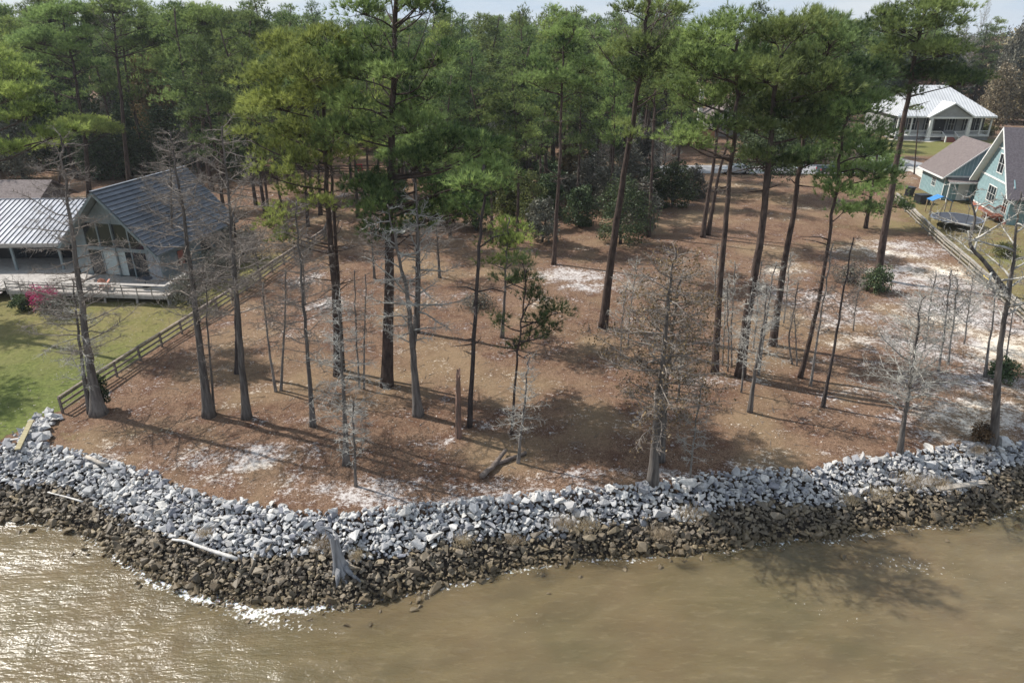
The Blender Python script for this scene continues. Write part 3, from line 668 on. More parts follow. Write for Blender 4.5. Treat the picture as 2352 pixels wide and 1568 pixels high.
P3([(1175,995),(1185,860),(1196,760),(1203,690),(1207,620)],
   [(1208,640,34,22,-.1),(1282,712,42,14,-.15),(1245,738,36,16,-.1),(1185,800,28,20,-.05),(1165,640,30,16),(1222,690,32,16,-.1),(1150,735,26,9,.1),(1220,770,26,12,-.1),(1268,755,24,9,-.1),(1200,600,22,14,.1)],
   .085, 'small young dark green pine standing behind the crossed logs', 14, leaf=NEEDLE_D, stubs=4, k=13, L=.36, w=.020, tuft=11, flare=1.1, r1=.03, spread=.6, lowz=4, sub=.24, dens=1.8)
P3([(1153,775),(1158,690),(1163,600),(1166,540),(1168,500)], [(1145,560,46,22,.1),(1195,548,30,18,.25),(1128,600,28,14),(1160,520,30,16,.1),(1175,590,26,12)], .13,
   'pine sapling with bright green tufts on a pale swollen trunk behind the dark small pine', 15, leaf=NEEDLE_Y, bark=BARK_C, stubs=8, flare=1.6, r1=.04, spread=.8, sub=.35)
P3([(1385,752),(1398,640),(1412,540),(1432,400),(1452,290),(1468,180),(1482,80),(1494,-20),(1500,-70)],
   [(1450,105,48,24),(1530,150,55,28),(1440,285,22,10,.2),(1545,195,45,20),(1400,130,36,18),(1490,170,55,24,-.1),(1580,120,40,18),(1430,160,40,18),(1520,20,40,16),(1440,20,36,14),(1500,100,50,22)],
   .33, 'tall pine with rough bright-flecked trunk leaning right, in front of the dark evergreen shrubs', 16, bare_top=18, stubs=6, lowz=14, r1=.08)
P3([(1272,606),(1278,500),(1285,380),(1289,260),(1292,160),(1295,100)], [(1290,110,60,28),(1240,150,44,24),(1335,155,48,24),(1290,180,55,24,-.05),(1255,200,40,18),(1330,205,40,18),(1300,80,45,20)], .22,
   'slim dark pine with straight trunk beside the pale sand patch', 17, stubs=12, dens=.9)
P3([(1642,856),(1650,700),(1662,560),(1675,420),(1688,280),(1692,170),(1694,90)],
   [(1640,85,70,36),(1600,145,62,34),(1680,55,55,28),(1660,160,70,32),(1560,205,46,28,.1),(1620,230,62,30),(1560,310,50,18,.25),(1700,210,60,30,-.1),(1720,130,56,28),(1600,330,40,14,.2),(1640,290,50,22)],
   .24, 'pine with reddish trunk whose crown joins its neighbour above the brown-leaved cypress', 18, stubs=8, lowz=12, dens=1.1)
P3([(1614,546),(1622,480),(1640,370),(1650,270),(1655,170)], [(1620,180,50,26),(1690,160,50,26),(1650,130,50,24),(1590,240,36,18)], .26, 'pine behind the reddish-trunked pine, near the grey drive', 19, stubs=6)
P3([(1626,540),(1645,430),(1668,330),(1680,250)], [(1700,240,50,24),(1660,210,50,22),(1730,260,36,18)], .24, 'second pine of the close pair near the grey drive, leaning right', 20, stubs=6)
P3([(1700,862),(1716,730),(1738,600),(1756,470),(1768,340),(1778,230),(1795,120)],
   [(1780,80,72,38),(1850,60,58,34),(1760,170,74,38),(1840,150,74,38),(1900,190,60,32),(1800,255,74,34,-.1),(1730,290,50,24),(1860,300,66,30,-.15),(1830,220,60,28,-.1),(1740,360,40,18),(1790,370,50,20,-.1)],
   .32, 'thick black-trunked pine under the broadest crown right of the brown-leaved cypress', 21, stubs=10, lowz=12, dens=1.0, r1=.1)
P3([(1775,792),(1790,680),(1808,570),(1826,460),(1840,360),(1856,250),(1872,150)],
   [(1900,110,70,38),(1960,95,60,36),(1980,170,64,34),(1930,240,74,34,-.1),(1870,365,70,28,-.1),(1950,330,66,28,-.1),(2010,235,46,28),(2000,300,56,28,-.1),(1910,180,60,30),(1890,60,60,28)],
   .27, 'pine with pink-grey trunk and dark crown leaning right behind the black-trunked pine', 22, stubs=8, lowz=11, dens=1.0, leaf=NEEDLE_D)
P3([(1838,866),(1868,745),(1890,640),(1908,520),(1922,420),(1935,320),(1945,250)],
   [(1960,395,62,24),(1920,440,40,22),(2020,400,44,24,-.1),(1900,300,55,26),(1990,350,50,24,-.1),(1950,260,55,26),(1940,480,24,12)],
   .15, 'slender forked pine with tall curving stem left of the three thin grey saplings', 23, stubs=12, r1=.06)
P3([(1988,524),(2000,450),(2012,380),(2025,300)], [(1990,480,50,22,-.1),(2030,430,46,20),(2060,470,36,18,-.1),(2025,370,46,20),(1980,440,40,16)], .22, 'short bushy pine left of the leaning giant, with foliage reaching low', 24, stubs=6)
P3([(2015,642),(2030,540),(2048,440),(2068,320),(2090,200),(2106,110),(2122,30),(2130,-30)],
   [(2080,60,62,28),(2160,50,46,24),(2060,110,70,28),(2140,110,56,24),(2110,170,80,22,-.2),(2040,150,46,22),(2200,20,36,16),(2160,155,46,16,-.1),(2120,10,50,22),(2040,30,44,20),(2070,215,30,10,-.1)],
   .34, 'leaning giant pine in front of the white-roofed house, shrub at its foot', 25, stubs=5, bare_top=8, lowz=17, r1=.1)
# pines further back that stand clear of the wood
P3([(205,460),(196,330),(182,240),(168,150),(150,80),(142,30)], [(110,40,52,24),(60,100,46,22),(150,25,56,24),(100,90,56,24),(195,80,36,18),(62,140,36,14),(170,112,36,18),(130,130,30,12),(210,150,36,12),(70,180,30,12)], .33,
   'umbrella-crowned pine with bare lower limbs at the far left of the sky gap', 26, bare_top=6, stubs=10, lowz=11, leaf=NEEDLE)
P3([(300,455),(288,330),(278,220),(268,130),(262,60),(256,10)], [(270,20,70,22),(330,50,46,22),(220,50,36,18),(350,92,36,18),(310,100,36,14),(250,-10,50,20)], .34, 'open-topped pine standing second from the far left skyline', 27, bare_top=22, stubs=8, lowz=12)
P3([(487,440),(470,330),(460,230),(448,150),(440,90)], [(420,60,64,34),(400,110,56,28),(470,40,56,32),(520,90,56,32),(460,130,64,28),(380,150,36,22),(430,170,50,22)], .33, 'twin-stemmed pine behind the grey roof, left stem', 28, stubs=12, dens=1.1)
P3([(516,430),(508,330),(500,230),(496,150)], [(560,60,56,34),(600,100,46,32),(550,150,46,28),(510,190,40,18),(530,110,50,28)], .30, 'twin-stemmed pine behind the grey roof, right stem', 29, stubs=12)
P3([(-95,760),(-92,600),(-85,450),(-80,300),(-78,190)], [(30,215,56,26,.1),(60,262,56,22),(20,340,56,22,.15),(110,312,50,18),(40,170,46,20),(90,250,40,14),(-60,200,80,30),(-100,260,80,30),(-40,130,70,26)], .34,
   'pine rooted beyond the edge whose long limbs hang over the wing roof', 30, stubs=4, lowz=15, leaf=NEEDLE_Y)
P3([(128,470),(138,400),(143,350),(148,300)], [(200,285,62,24,.15),(245,298,36,20,.15),(150,300,46,18,.1),(110,330,40,16)], .20, 'low spreading yellow-green pine above the wing roof', 31, stubs=4, leaf=NEEDLE_Y)
P3([(707,520),(702,430),(700,340)], [(690,230,60,30),(730,180,60,30),(650,200,50,26),(700,300,50,24),(670,270,40,20)], .2, 'dark pine trunk just beyond the fence, left of the leaning yellow-green pine', 32, stubs=14)
P3([(736,495),(733,430),(730,350),(728,300)], [(740,200,60,28),(800,180,50,26),(770,240,46,22),(700,230,46,22)], .24, 'dark pine trunk just beyond the end of the sloping fence', 33, stubs=14)
P3([(822,500),(818,420),(814,330),(812,260)], [(815,200,60,28),(860,160,50,26),(780,240,46,24),(830,270,40,20)], .2, 'pine beside the red object on the back fence', 34, stubs=10)
P3([(1490,545),(1495,440),(1500,330),(1504,230),(1506,160)], [(1505,140,46,22),(1530,180,40,18),(1480,200,36,16),(1550,90,40,20)], .2, 'slim pine between the flecked leaning pine and the drive', 35, stubs=10)
P3([(2100,400),(2105,330),(2110,280)], [(2105,250,16,8)], .1, 'thin dead pine pole standing on the far lawn edge', 36, stubs=6)
P3([(1078,978),(1086,820),(1096,650),(1103,540),(1110,440),(1112,380)], [(1115,400,60,24),(1080,420,50,22),(1140,430,40,18),(1115,370,40,16),(1060,460,36,16,-.1)], .15, 'slender dark straight pine right of the broken snag', 37, stubs=10, bark=BARK_D, r1=.06)
# the big pine behind the forked cypress
P3([(955,760),(960,640),(958,520),(952,420),(950,330)], [(955,330,60,28,-.1),(1000,360,50,24,-.1),(910,350,50,26,-.1)], .25, 'dark pine standing just behind the forked cypress', 38, stubs=12, bark=BARK_D)
# ------------------------------------------------------------------ bare trees near the water
B3([(226,946),(205,830),(188,700),(170,560),(152,440),(143,360),(138,310)], .27, 'thick bare cypress with swollen base at the low end of the left fence', 41, spread=4.0, f0=.2, n=66, flare=2.2, dens=1.1)
B3([(206,944),(192,860),(183,780),(172,700),(165,640)], .13, 'thinner bare cypress fused to the thick one at the fence end', 42, spread=2.6, f0=.2, n=40, flare=1.7, twig=TWIG_L)
B3([(480,955),(462,820),(440,640),(424,520),(408,420),(398,350),(390,300)], .25, 'dark bare cypress second from the lawn, crown level with the grey roof', 43, spread=3.8, f0=.34, n=62, flare=1.8)
B3([(491,948),(484,840),(474,700),(468,600)], .07, 'thin bare stem fused to the second cypress from the lawn', 44, spread=1.2, f0=.2, n=30, flare=1.5)
B3([(567,963),(556,840),(544,700),(534,570),(524,440),(516,350),(510,290)], .22, 'dark bare cypress third from the lawn, standing clear of its neighbours', 45, spread=3.8, f0=.38, n=62, flare=1.6)
B3([(548,858),(546,800),(544,740),(540,600),(536,480)], .20, 'dark bare cypress half hidden behind the third one from the lawn', 46, spread=3.0, f0=.5, n=40, flare=1.6, bark=BARK_D)
B3([(634,902),(624,840),(612,750),(604,650)], .085, 'thin pale sapling forming the left stem of a narrow V', 47, spread=1.6, f0=.4, n=26, flare=1.3, bark=BARK_G, name='bare_sapling')
B3([(645,900),(649,820),(655,720),(658,620)], .085, 'thin pale sapling forming the right stem of a narrow V', 48, spread=1.6, f0=.45, n=26, flare=1.3, bark=BARK_G, name='bare_sapling')
B3([(719,982),(712,880),(703,760),(692,640),(684,540),(680,460)], .14, 'slender dark bare cypress between the narrow V and the whitish-twigged one', 49, spread=2.8, f0=.3, n=60, flare=1.6)
B3([(795,1068),(792,960),(786,860),(780,760),(776,680)], .145, 'bare cypress with whitish lower twigs near the sandy shore edge', 50, spread=2.4, f0=.18, n=60, flare=1.7, twig=TWIG_L)
B3([(817,1117),(814,1040),(812,980),(810,920)], .07, 'little leaning cypress with whitish twigs closest to the rocks', 51, spread=1.4, f0=.3, n=26, flare=1.4, twig=TWIG_L)
B3([(826,893),(820,800),(816,700),(812,620)], .06, 'left one of two thin bare saplings beside the tallest pine', 52, spread=1.1, f0=.25, n=28, flare=1.2, bark=BARK_G, name='bare_sapling')
B3([(836,895),(836,800),(838,700),(840,630)], .06, 'right one of two thin bare saplings beside the tallest pine', 53, spread=1.1, f0=.25, n=28, flare=1.2, bark=BARK_G, name='bare_sapling')
B3([(960,952),(954,880),(948,800),(942,740),(932,660),(915,580),(898,520),(890,470)], .25, 'forked cypress with flared foot and crooked lichen-grey limbs', 54, spread=3.6, f0=.35, n=46, flare=1.6, thick=1.7, twig=TWIG_L,
   fork_px=[[(948,800,0),(958,720,.4),(962,620,.6),(958,500,.8),(955,420,1.0)]])
B3([(1190,1062),(1196,1000),(1204,930),(1212,860),(1216,820)], .08, 'slim grey bare cypress whose foot touches the thin log', 55, spread=1.5, f0=.25, n=34, flare=1.5, bark=BARK_G, twig=TWIG_L)
B3([(1500,1108),(1506,1000),(1514,900),(1522,820),(1532,730),(1542,640),(1552,580)], .25, 'stout grey cypress hung with brown withered leaves, front stem', 56, spread=4.0, f0=.28, n=70, flare=1.5, thick=1.3, leaves=4200, dens=.9)
B3([(1516,1058),(1524,960),(1532,860),(1542,780),(1552,700),(1566,620)], .21, 'stout grey cypress hung with brown withered leaves, stem just behind the front one', 57, spread=3.6, f0=.32, n=60, flare=1.4, thick=1.2, leaves=3800, dens=.9)
B3([(1585,1104),(1592,1020),(1602,950),(1612,880)], .055, 'whitish crooked sapling right of the brown-leaved cypress', 58, spread=1.1, f0=.2, n=28, flare=1.2, bark=BARK_G, twig=TWIG_L, name='bare_sapling')
B3([(1722,946),(1732,870),(1744,800),(1756,720),(1762,650)], .13, 'short-trunked bare cypress casting a long shadow on open brown ground', 59, spread=1.9, f0=.3, n=44, flare=1.5, twig=TWIG_L)
B3([(1703,900),(1710,820),(1718,740),(1728,640)], .055, 'whitish thin sapling touching the black-trunked pine', 60, spread=1.2, f0=.25, n=26, flare=1.3, bark=BARK_G, twig=TWIG_L, name='bare_sapling')
B3([(1742,860),(1756,760),(1768,680),(1782,600)], .09, 'grey leaning sapling in the tangle behind the short-trunked cypress', 61, spread=1.6, f0=.25, n=34, flare=1.3, bark=BARK_G, twig=TWIG_L, name='bare_sapling')
B3([(1862,884),(1874,800),(1886,720),(1900,640),(1912,560)], .08, 'thin pale grey sapling, middle one of three leaning stems', 62, spread=1.5, f0=.35, n=30, flare=1.3, bark=BARK_G, name='bare_sapling')
B3([(1890,934),(1902,870),(1918,790),(1935,680),(1950,600),(1960,545)], .105, 'thin dark stem leaning right, nearest of three, on open brown ground', 63, spread=1.6, f0=.5, n=26, flare=1.5, bark=BARK_D, name='bare_sapling')
B3([(1822,834),(1812,780),(1822,720),(1832,650)], .06, 'crooked grey sapling with a bend, left of the slender forked pine', 64, spread=1.4, f0=.4, n=26, flare=1.2, bark=BARK_G, name='bare_sapling')
B3([(1832,838),(1828,780),(1824,720)], .05, 'shorter companion of the crooked grey sapling', 65, spread=.9, f0=.4, n=16, flare=1.2, bark=BARK_G, name='bare_sapling')
B3([(1682,842),(1680,760),(1684,680),(1690,600)], .05, 'thin whitish stem just left of the black-trunked pine', 66, spread=1.1, f0=.3, n=26, flare=1.2, bark=BARK_G, twig=TWIG_L, name='bare_sapling')
B3([(1672,852),(1674,780),(1670,700),(1672,640)], .05, 'second thin whitish stem left of the black-trunked pine', 67, spread=1.1, f0=.3, n=26, flare=1.2, bark=BARK_G, twig=TWIG_L, name='bare_sapling')
B3([(2066,1042),(2076,970),(2088,900),(2100,820),(2112,740),(2122,680)], .14, 'spreading bare tree with fine tan twigs alone near the right rocks', 68, spread=3.6, f0=.25, n=70, flare=1.5, twig=TWIG_L, up=.35)
B3([(2178,838),(2184,780),(2192,720),(2198,640)], .07, 'bare sapling on white sand, right of two', 69, spread=1.6, f0=.3, n=32, flare=1.3, bark=BARK_G, twig=TWIG_L, up=.4, name='bare_sapling', leaves=200)
B3([(2156,852),(2166,780),(2176,700),(2184,620)], .07, 'bare sapling on white sand, left of two', 70, spread=1.6, f0=.3, n=32, flare=1.3, bark=BARK_G, twig=TWIG_L, up=.4, name='bare_sapling', leaves=200)
B3([(2264,864),(2270,800),(2280,740),(2290,660)], .085, 'grey sapling with swollen foot between sand and the right fence', 71, spread=1.1, f0=.5, n=18, flare=1.8, bark=BARK_G, name='bare_sapling')
B3([(2310,850),(2316,790),(2326,720),(2336,680)], .05, 'thin sapling behind the thickest right-hand trunk', 72, spread=1.0, f0=.4, n=18, flare=1.3, bark=BARK_G, name='bare_sapling')
B3([(2284,1022),(2288,930),(2294,840),(2302,760),(2316,680),(2328,600),(2336,520),(2344,440)], .23, 'thick grey gnarled tree at the far right rising in front of the teal house', 73, spread=3.8, f0=.5, n=30, flare=1.2, thick=2.0, twig=TWIG_L, up=.3,
   fork_px=[[(2316,680,0),(2290,640,.2),(2260,600,.4),(2228,560,.6),(2240,500,.8),(2225,450,1.0)]])
B3([(1442,800),(1447,720),(1455,660),(1462,600)], .05, 'pale twiggy sapling in front of the flecked leaning pine', 74, spread=1.6, f0=.55, n=26, flare=1.2, bark=BARK_G, twig=TWIG_L, up=.6, name='bare_sapling')
B3([(1660,838),(1662,780),(1666,700),(1664,640)], .045, 'wispy whitish sapling just right of the reddish pine trunk', 81, spread=1.2, f0=.25, n=26, flare=1.2, bark=BARK_G, twig=TWIG_L, name='bare_sapling', up=.5)
B3([(1800,742),(1806,690),(1812,630),(1815,580)], .05, 'pale sapling in front of the pink-grey pine trunk', 82, spread=1.4, f0=.3, n=28, flare=1.2, bark=BARK_G, twig=TWIG_L, name='bare_sapling', up=.5)
B3([(1730,800),(1738,730),(1742,660),(1750,600)], .05, 'tangled whitish sapling between the black and pink-grey pine trunks', 83, spread=1.5, f0=.2, n=32, flare=1.2, bark=BARK_G, twig=TWIG_L, name='bare_sapling', up=.5)
B3([(1640,700),(1642,650),(1646,600),(1650,560)], .05, 'small pale sapling behind the reddish pine trunk', 84, spread=1.4, f0=.25, n=26, flare=1.2, bark=BARK_G, twig=TWIG_L, name='bare_sapling', up=.5)
B3([(1960,760),(1966,700),(1976,640)], .05, 'low bushy bare sapling on the sand left of the two white-sand saplings', 85, spread=1.5, f0=.2, n=26, flare=1.2, bark=BARK_G, name='bare_sapling', up=.5)
B3([(2125,800),(2132,740),(2140,680),(2150,620)], .06, 'bare sapling rising behind the spreading bare tree', 86, spread=1.7, f0=.25, n=34, flare=1.2, bark=BARK_G, twig=TWIG_L, name='bare_sapling', up=.5)
B3([(2215,790),(2222,730),(2230,680),(2236,630)], .06, 'bare sapling on white sand nearest the right fence', 87, spread=1.7, f0=.25, n=34, flare=1.2, bark=BARK_G, twig=TWIG_L, name='bare_sapling', up=.5)
B3([(1425,820),(1428,760),(1434,700),(1440,650)], .05, 'wispy sapling left of the brown-leaved cypress', 88, spread=1.4, f0=.25, n=26, flare=1.2, bark=BARK_G, twig=TWIG_L, name='bare_sapling', up=.4)
B3([(700,700),(698,640),(694,580),(690,540)], .07, 'grey bushy bare tree between the sloping fence and the leaning yellow-green pine', 89, spread=2.0, f0=.2, n=40, flare=1.2, name='bare_sapling', up=.4)
B3([(1500,840),(1504,780),(1510,720)], .05, 'small grey sapling behind the brown-leaved cypress', 75, spread=1.3, f0=.3, n=22, flare=1.2, bark=BARK_G, twig=TWIG_L, name='bare_sapling')
B3([(1558,920),(1562,860),(1566,800)], .07, 'short grey bare stem behind and right of the brown-leaved cypress', 76, spread=1.2, f0=.4, n=22, flare=1.3, bark=BARK_G, twig=TWIG_L, name='bare_sapling')
B3([(400,640),(395,520),(392,400),(385,320)], .16, 'grey bare tree in front of the grey roof ridge', 77, spread=4.0, f0=.35, n=60, flare=1.2)
B3([(600,640),(590,600),(585,560),(580,520)], .09, 'low bushy grey bare tree beside the sloping fence', 78, spread=2.6, f0=.15, n=46, flare=1.2, up=.5)
B3([(1010,640),(1005,560),(1000,480)], .13, 'grey bare tree with drooping limbs behind the forked cypress', 79, spread=3.4, f0=.3, n=46, flare=1.3, thick=1.2)
B3([(860,640),(855,560),(850,500)], .12, 'brownish bare tree with low tangled limbs left of the tallest pine', 80, spread=3.0, f0=.25, n=44, flare=1.2)
# broken snag
q = gpt(1053, 1002); tp = onplane(1052, 858, q[1]) - q
SNAG = mat('snag_wood', (.26, .15, .11), (.09, .07, .06), scale=6, stretch=(1, 1, .15), rough=.95, bump=.8, bdist=.03)
n = 9; vs, fs = [], []
hs = [-.1, .15, .5, 1.0, 1.0]; rs = [.22, .17, .15, .12, .02]
for i in range(4):
    for j in range(n):
        a = 2*math.pi*j/n; z = hs[i] * tp[2] + (.28 * math.sin(a * 1 + .6) + .1 * math.sin(a*4) if i == 3 else 0)
        vs.append((tp[0]*max(hs[i],0) + rs[i]*math.cos(a)*(1+.1*math.sin(3*a)), rs[i]*math.sin(a), z))
fs = [(i*n+j, i*n+(j+1) % n, (i+1)*n+(j+1) % n, (i+1)*n+j) for i in range(3) for j in range(n)]; vs.append((tp[0], 0, tp[2] - .15)); fs += [(3*n+j, 3*n+(j+1) % n, 4*n) for j in range(n)]
me = bpy.data.meshes.new('snag'); me.from_pydata(vs, [], fs); me.update(); tag(mesh_obj('broken_snag', me, SNAG, None, tuple(q)), 'broken-off dead trunk with splintered top standing on brown ground', 'snag')

# shrubs in and beside the lot
def L3(px, py, H, R_, label, leaf, seed, **kw):
    nm = kw.pop('name', 'evergreen_shrub'); return leafy(nm, gpt(px, py), H, R_, label, leaf, seed, **kw)
L3(1425,560,6.6,3.0,'dark evergreen shrub behind the flecked leaning pine',LEAF_D,1,cat='shrub',low=.1,count=6500,size=.11)
L3(1465,535,5.4,2.3,'grey-green shrub leaning against the back of the dark evergreen shrub',LEAF_G,2,cat='shrub',low=.1)
L3(1212,520,6.2,2.0,'olive-leaved young oak in front of the dark wood',LEAF_O,3,cat='tree',low=.15,name='young_oak',size=.10)
L3(1262,500,5.4,1.7,'dark leafy oak beside the slim dark pine',LEAF_D,4,cat='tree',low=.15,name='young_oak')
L3(1545,475,5.5,2.6,'dark round evergreen tree near the grey drive',LEAF_D,5,cat='tree',low=.15,name='evergreen_tree')
L3(2012,668,1.9,1.5,'low dark shrub at the foot of the leaning giant pine',LEAF_D,6,cat='shrub',bush=True,low=.1,count=3200,size=.08)
L3(1950,650,1.5,1.8,'sprawling grey-brown shrub left of the leaning giant pine',LEAF_G,7,cat='shrub',bush=True,low=.1,count=2600,size=.06)
L3(1760,452,9.5,5.5,'broad dark live oak shading the parked vehicles',LEAF_D,8,cat='tree',low=.5,name='live_oak',nl=22,count=12000,size=.15)
L3(1395,492,5.5,2.4,'grey-green thicket tree just left of the flecked leaning pine trunk',LEAF_G,50,cat='tree',low=.1,name='thicket_tree')
L3(1120,470,5,2.2,'dark understorey tree half hidden by the slender straight pine crown',LEAF_D,51,cat='tree',low=.1,name='evergreen_tree')
L3(1180,480,4.4,1.8,'olive understorey tree left of the olive-leaved young oak',LEAF_O,52,cat='tree',low=.1,name='broadleaf_tree')
L3(1500,478,4.6,2.0,'dark shrub tree between slim pine and flecked leaning pine',LEAF_D,53,cat='tree',low=.05,name='evergreen_tree')
L3(1588,455,3.8,1.8,'grey shrub tree left of the close pair of pines',LEAF_G,54,cat='tree',low=.05,name='thicket_tree')
L3(1095,530,6.0,2.4,'dark leafy tree under the right side of the tallest pine crown',LEAF_D,56,cat='tree',low=.1,name='evergreen_tree',count=4500)
L3(1165,512,5.6,2.0,'olive leafy tree behind the pale swollen-trunked pine sapling',LEAF_O,57,cat='tree',low=.1,name='broadleaf_tree',count=4500)
L3(1010,520,4.6,2.2,'brownish twiggy tree behind the forked cypress limbs',LEAF_B,58,cat='tree',low=.1,name='thicket_tree',count=3500)
L3(1245,555,4.6,1.9,'grey twiggy tree just left of the slim dark pine foot',LEAF_G,59,cat='tree',low=.1,name='thicket_tree',count=3500)
L3(1330,520,4.6,2.0,'dark evergreen tree between slim dark pine and leaning flecked pine',LEAF_D,60,cat='tree',low=.05,name='evergreen_tree',count=4500)
L3(905,480,4.2,2.2,'dark low tree behind the tallest pine trunk',LEAF_D,61,cat='tree',low=.05,name='evergreen_tree',count=4000)
L3(1060,470,4.4,2.0,'grey thicket behind the dark pine of the forked cypress',LEAF_G,55,cat='tree',low=.05,name='thicket_tree')
L3(1350,470,6,2.6,'grey leafless-looking thicket tree at the wood edge',LEAF_G,9,cat='tree',low=.1,name='thicket_tree')
L3(1310,470,3.5,1.8,'low pale shrub in the gap beside the slim dark pine',LEAF_G,10,cat='shrub',bush=True)
L3(2300,870,1.3,1.0,'dark green shrub behind the thickest right-hand trunk',LEAF_D,11,cat='shrub',bush=True,count=2200,size=.07)
L3(2250,1015,1.0,.7,'rusty brown low shrub beside the foot of the gnarled tree',LEAF_B,12,cat='shrub',bush=True,count=2200,size=.05)
L3(238,935,2.2,.55,'dark ivy-like shrub growing against the thick cypress at the fence',LEAF_D,13,cat='shrub',bush=True,count=2000,size=.06)
L3(102,705,1.5,1.35,'pink flowering azalea in front of the deck',LEAF_P,14,cat='shrub',bush=True,count=2800,size=.07,name='azalea_bush')
L3(135,728,1.6,1.6,'grey twiggy shrub just below the pink azalea',LEAF_G,15,cat='shrub',bush=True,count=2600,size=.06)
L3(52,708,1.1,.9,'dark green clipped shrub beside the deck stairs',LEAF_D,16,cat='shrub',bush=True,count=2200,size=.07)
L3(440,700,2.2,1.8,'grey bare shrub under the right side of the deck',LEAF_G,17,cat='shrub',bush=True,count=3600,size=.07)
L3(500,650,2.6,2.2,'dense grey shrub between house and fence',LEAF_G,18,cat='shrub',bush=True,count=4200,size=.08)
L3(560,600,3.0,2.4,'grey-green shrub mass behind the fence at the house corner',LEAF_G,19,cat='shrub',bush=True,count=4200,size=.09)
L3(2305,590,1.2,1.4,'olive shrub by the red-brown steps of the teal house',LEAF_O,20,cat='shrub',bush=True,count=2400,size=.07)
L3(1095,705,.7,1.6,'low dark brushy mound on the lot behind the dark small pine',LEAF_G,21,cat='shrub',bush=True,count=2200,size=.06)
for i, (px, py, w_) in enumerate([(2045,302,3.4),(2085,304,3.4),(2228,306,3.6),(2260,306,3.0)]):
    L3(px, py + 3, 1.7, w_ * .75, ['clipped dark hedge under the left end of the white porch', 'clipped hedge just left of the red porch steps', 'yellow-green clipped hedge right of the red porch steps', 'yellow-green hedge under the right end of the white porch'][i],
       LEAF_D if i < 2 else LEAF_O, 30 + i, cat='hedge', bush=True, name='porch_hedge', count=3600, size=.13)
# dry grass tufts in the rocks
def tuft(px, py, r_, h_, z, label, i):
    r = np.random.default_rng(600 + i); n = int(300 * r_ * 1.6); c = at(px, py, z); a = Acc(); P = r.normal(size=(n, 3)) * np.array([r_ * .5, r_ * .4, .05]); P[:, 2] = -.05
    a.blades(P, norm(r.normal(size=(n, 3)) * .45 + np.array([0, 0, 1])), h_ * r.uniform(.5, 1.2, n), .014, r, r.uniform(size=n))
    o = mesh_obj('dry_grass_tuft', a.mesh('dry_grass_tuft', LEAF_T), None, None, tuple(c)); tag(o, label, 'dry grass', 'dry grass tufts growing among the rocks')
for i, (px, py, r_, h_, z, lb) in enumerate([
    (740,1250,.6,.55,1.5,'brown dry grass tuft just left of the tall grey stump'),(470,1225,.4,.5,1.7,'thin dry grass tuft uphill of the white driftwood log'),
    (1065,1245,.5,.6,1.4,'dry grass tuft in pale rocks downhill from the crossed logs'),(1295,1205,.6,.6,1.5,'left tuft of a grassy row in the middle of the pale rocks'),
    (1345,1210,.7,.6,1.5,'widest tuft of the grassy row in the middle of the pale rocks'),(1520,1230,.5,.7,1.3,'upright dry tuft where pale rocks turn dark below the stout cypress'),
    (1585,1180,.7,.5,1.8,'low dry grass patch right below the stout cypress'),(1180,1240,.4,.4,1.4,'small dry tuft between the crossed logs and the grassy row'),
    (1950,1150,.5,.5,1.7,'dry tuft under the bulge of pale boulders'),(2020,1135,.7,.5,1.8,'left edge of the broad dry grass bed above the grey plank'),
    (2095,1105,.9,.6,1.9,'broad dry grass bed uphill of the grey plank'),(2155,1110,.7,.5,1.8,'dry grass clump touching the upper side of the grey plank'),
    (820,1275,.35,.5,1.2,'dry tuft just right of the tall grey stump'),(2250,1035,.5,.5,2.1,'rusty dry grass at the foot of the gnarled tree')]):
    tuft(px, py, r_, h_, z, lb, i)
# ------------------------------------------------------------------ the wood behind
r = np.random.default_rng(77)
def generic_blobs(H, R_, f0, n, seed):
    q = np.random.default_rng(seed); res = []
    for i in range(n):
        t = (i + q.uniform()) / n; z = H * (f0 + (1.0 - f0) * t); pr = (1 - .72 * t ** 1.8) * (.55 + .45 * min(1, t * 4)); a = i * 2.4 + q.uniform(-.5, .5); d = R_ * pr * q.uniform(.25, .95)
        b_ = q.uniform(.9, 1.6) * (1 - .25 * t); res.append(((math.cos(a) * d, math.sin(a) * d, z), (b_, b_, b_ * .42), q.normal() * .08))
    return res
protos = []
for i, (H, R_, f0, n) in enumerate([(22, 4.0, .55, 20), (23, 3.6, .5, 20), (21, 4.4, .6, 20), (22, 3.4, .45, 22), (19, 3.4, .45, 18)]):
    e = pine('pine_tree', [np.array([0, 0, 0.]), np.array([r.normal() * .4, r.normal() * .4, H * .5]), np.array([r.normal() * .8, r.normal() * .8, H])], .24, generic_blobs(H, R_, f0, n, 300 + i), 'x y z w', seed=300 + i,
             stubs=6, k=7, L=.44, w=.064, tuft=11, dens=.95, sub=.45)
    protos.append((e, H))
leafp = []
for i, (H, R_, lf, nm) in enumerate([(9, 3.6, LEAF_D, 'evergreen_tree'), (7, 3.0, LEAF_D, 'evergreen_tree'), (8, 3.2, LEAF_O, 'broadleaf_tree'), (9, 3.6, LEAF_G, 'thicket_tree'), (7, 3.2, LEAF_B, 'broadleaf_tree'), (11, 4.2, LEAF_D, 'evergreen_tree')]):
    e = leafy(nm, (0, 0, 0), H, R_, 'x y z w', lf, 40 + i, cat='tree', nl=18, count=4800, size=.19, low=.12); leafp.append((e, H, nm))
b_ = bare('bare_tree', [np.array([0, 0, 0.]), np.array([.2, 0, 6.]), np.array([.5, .2, 11.])], .14, 'x y z w', spread=3.6, f0=.25, n=60, seed=90, twig=TWIG_L, up=.6); leafp.append((b_, 11, 'bare_tree'))
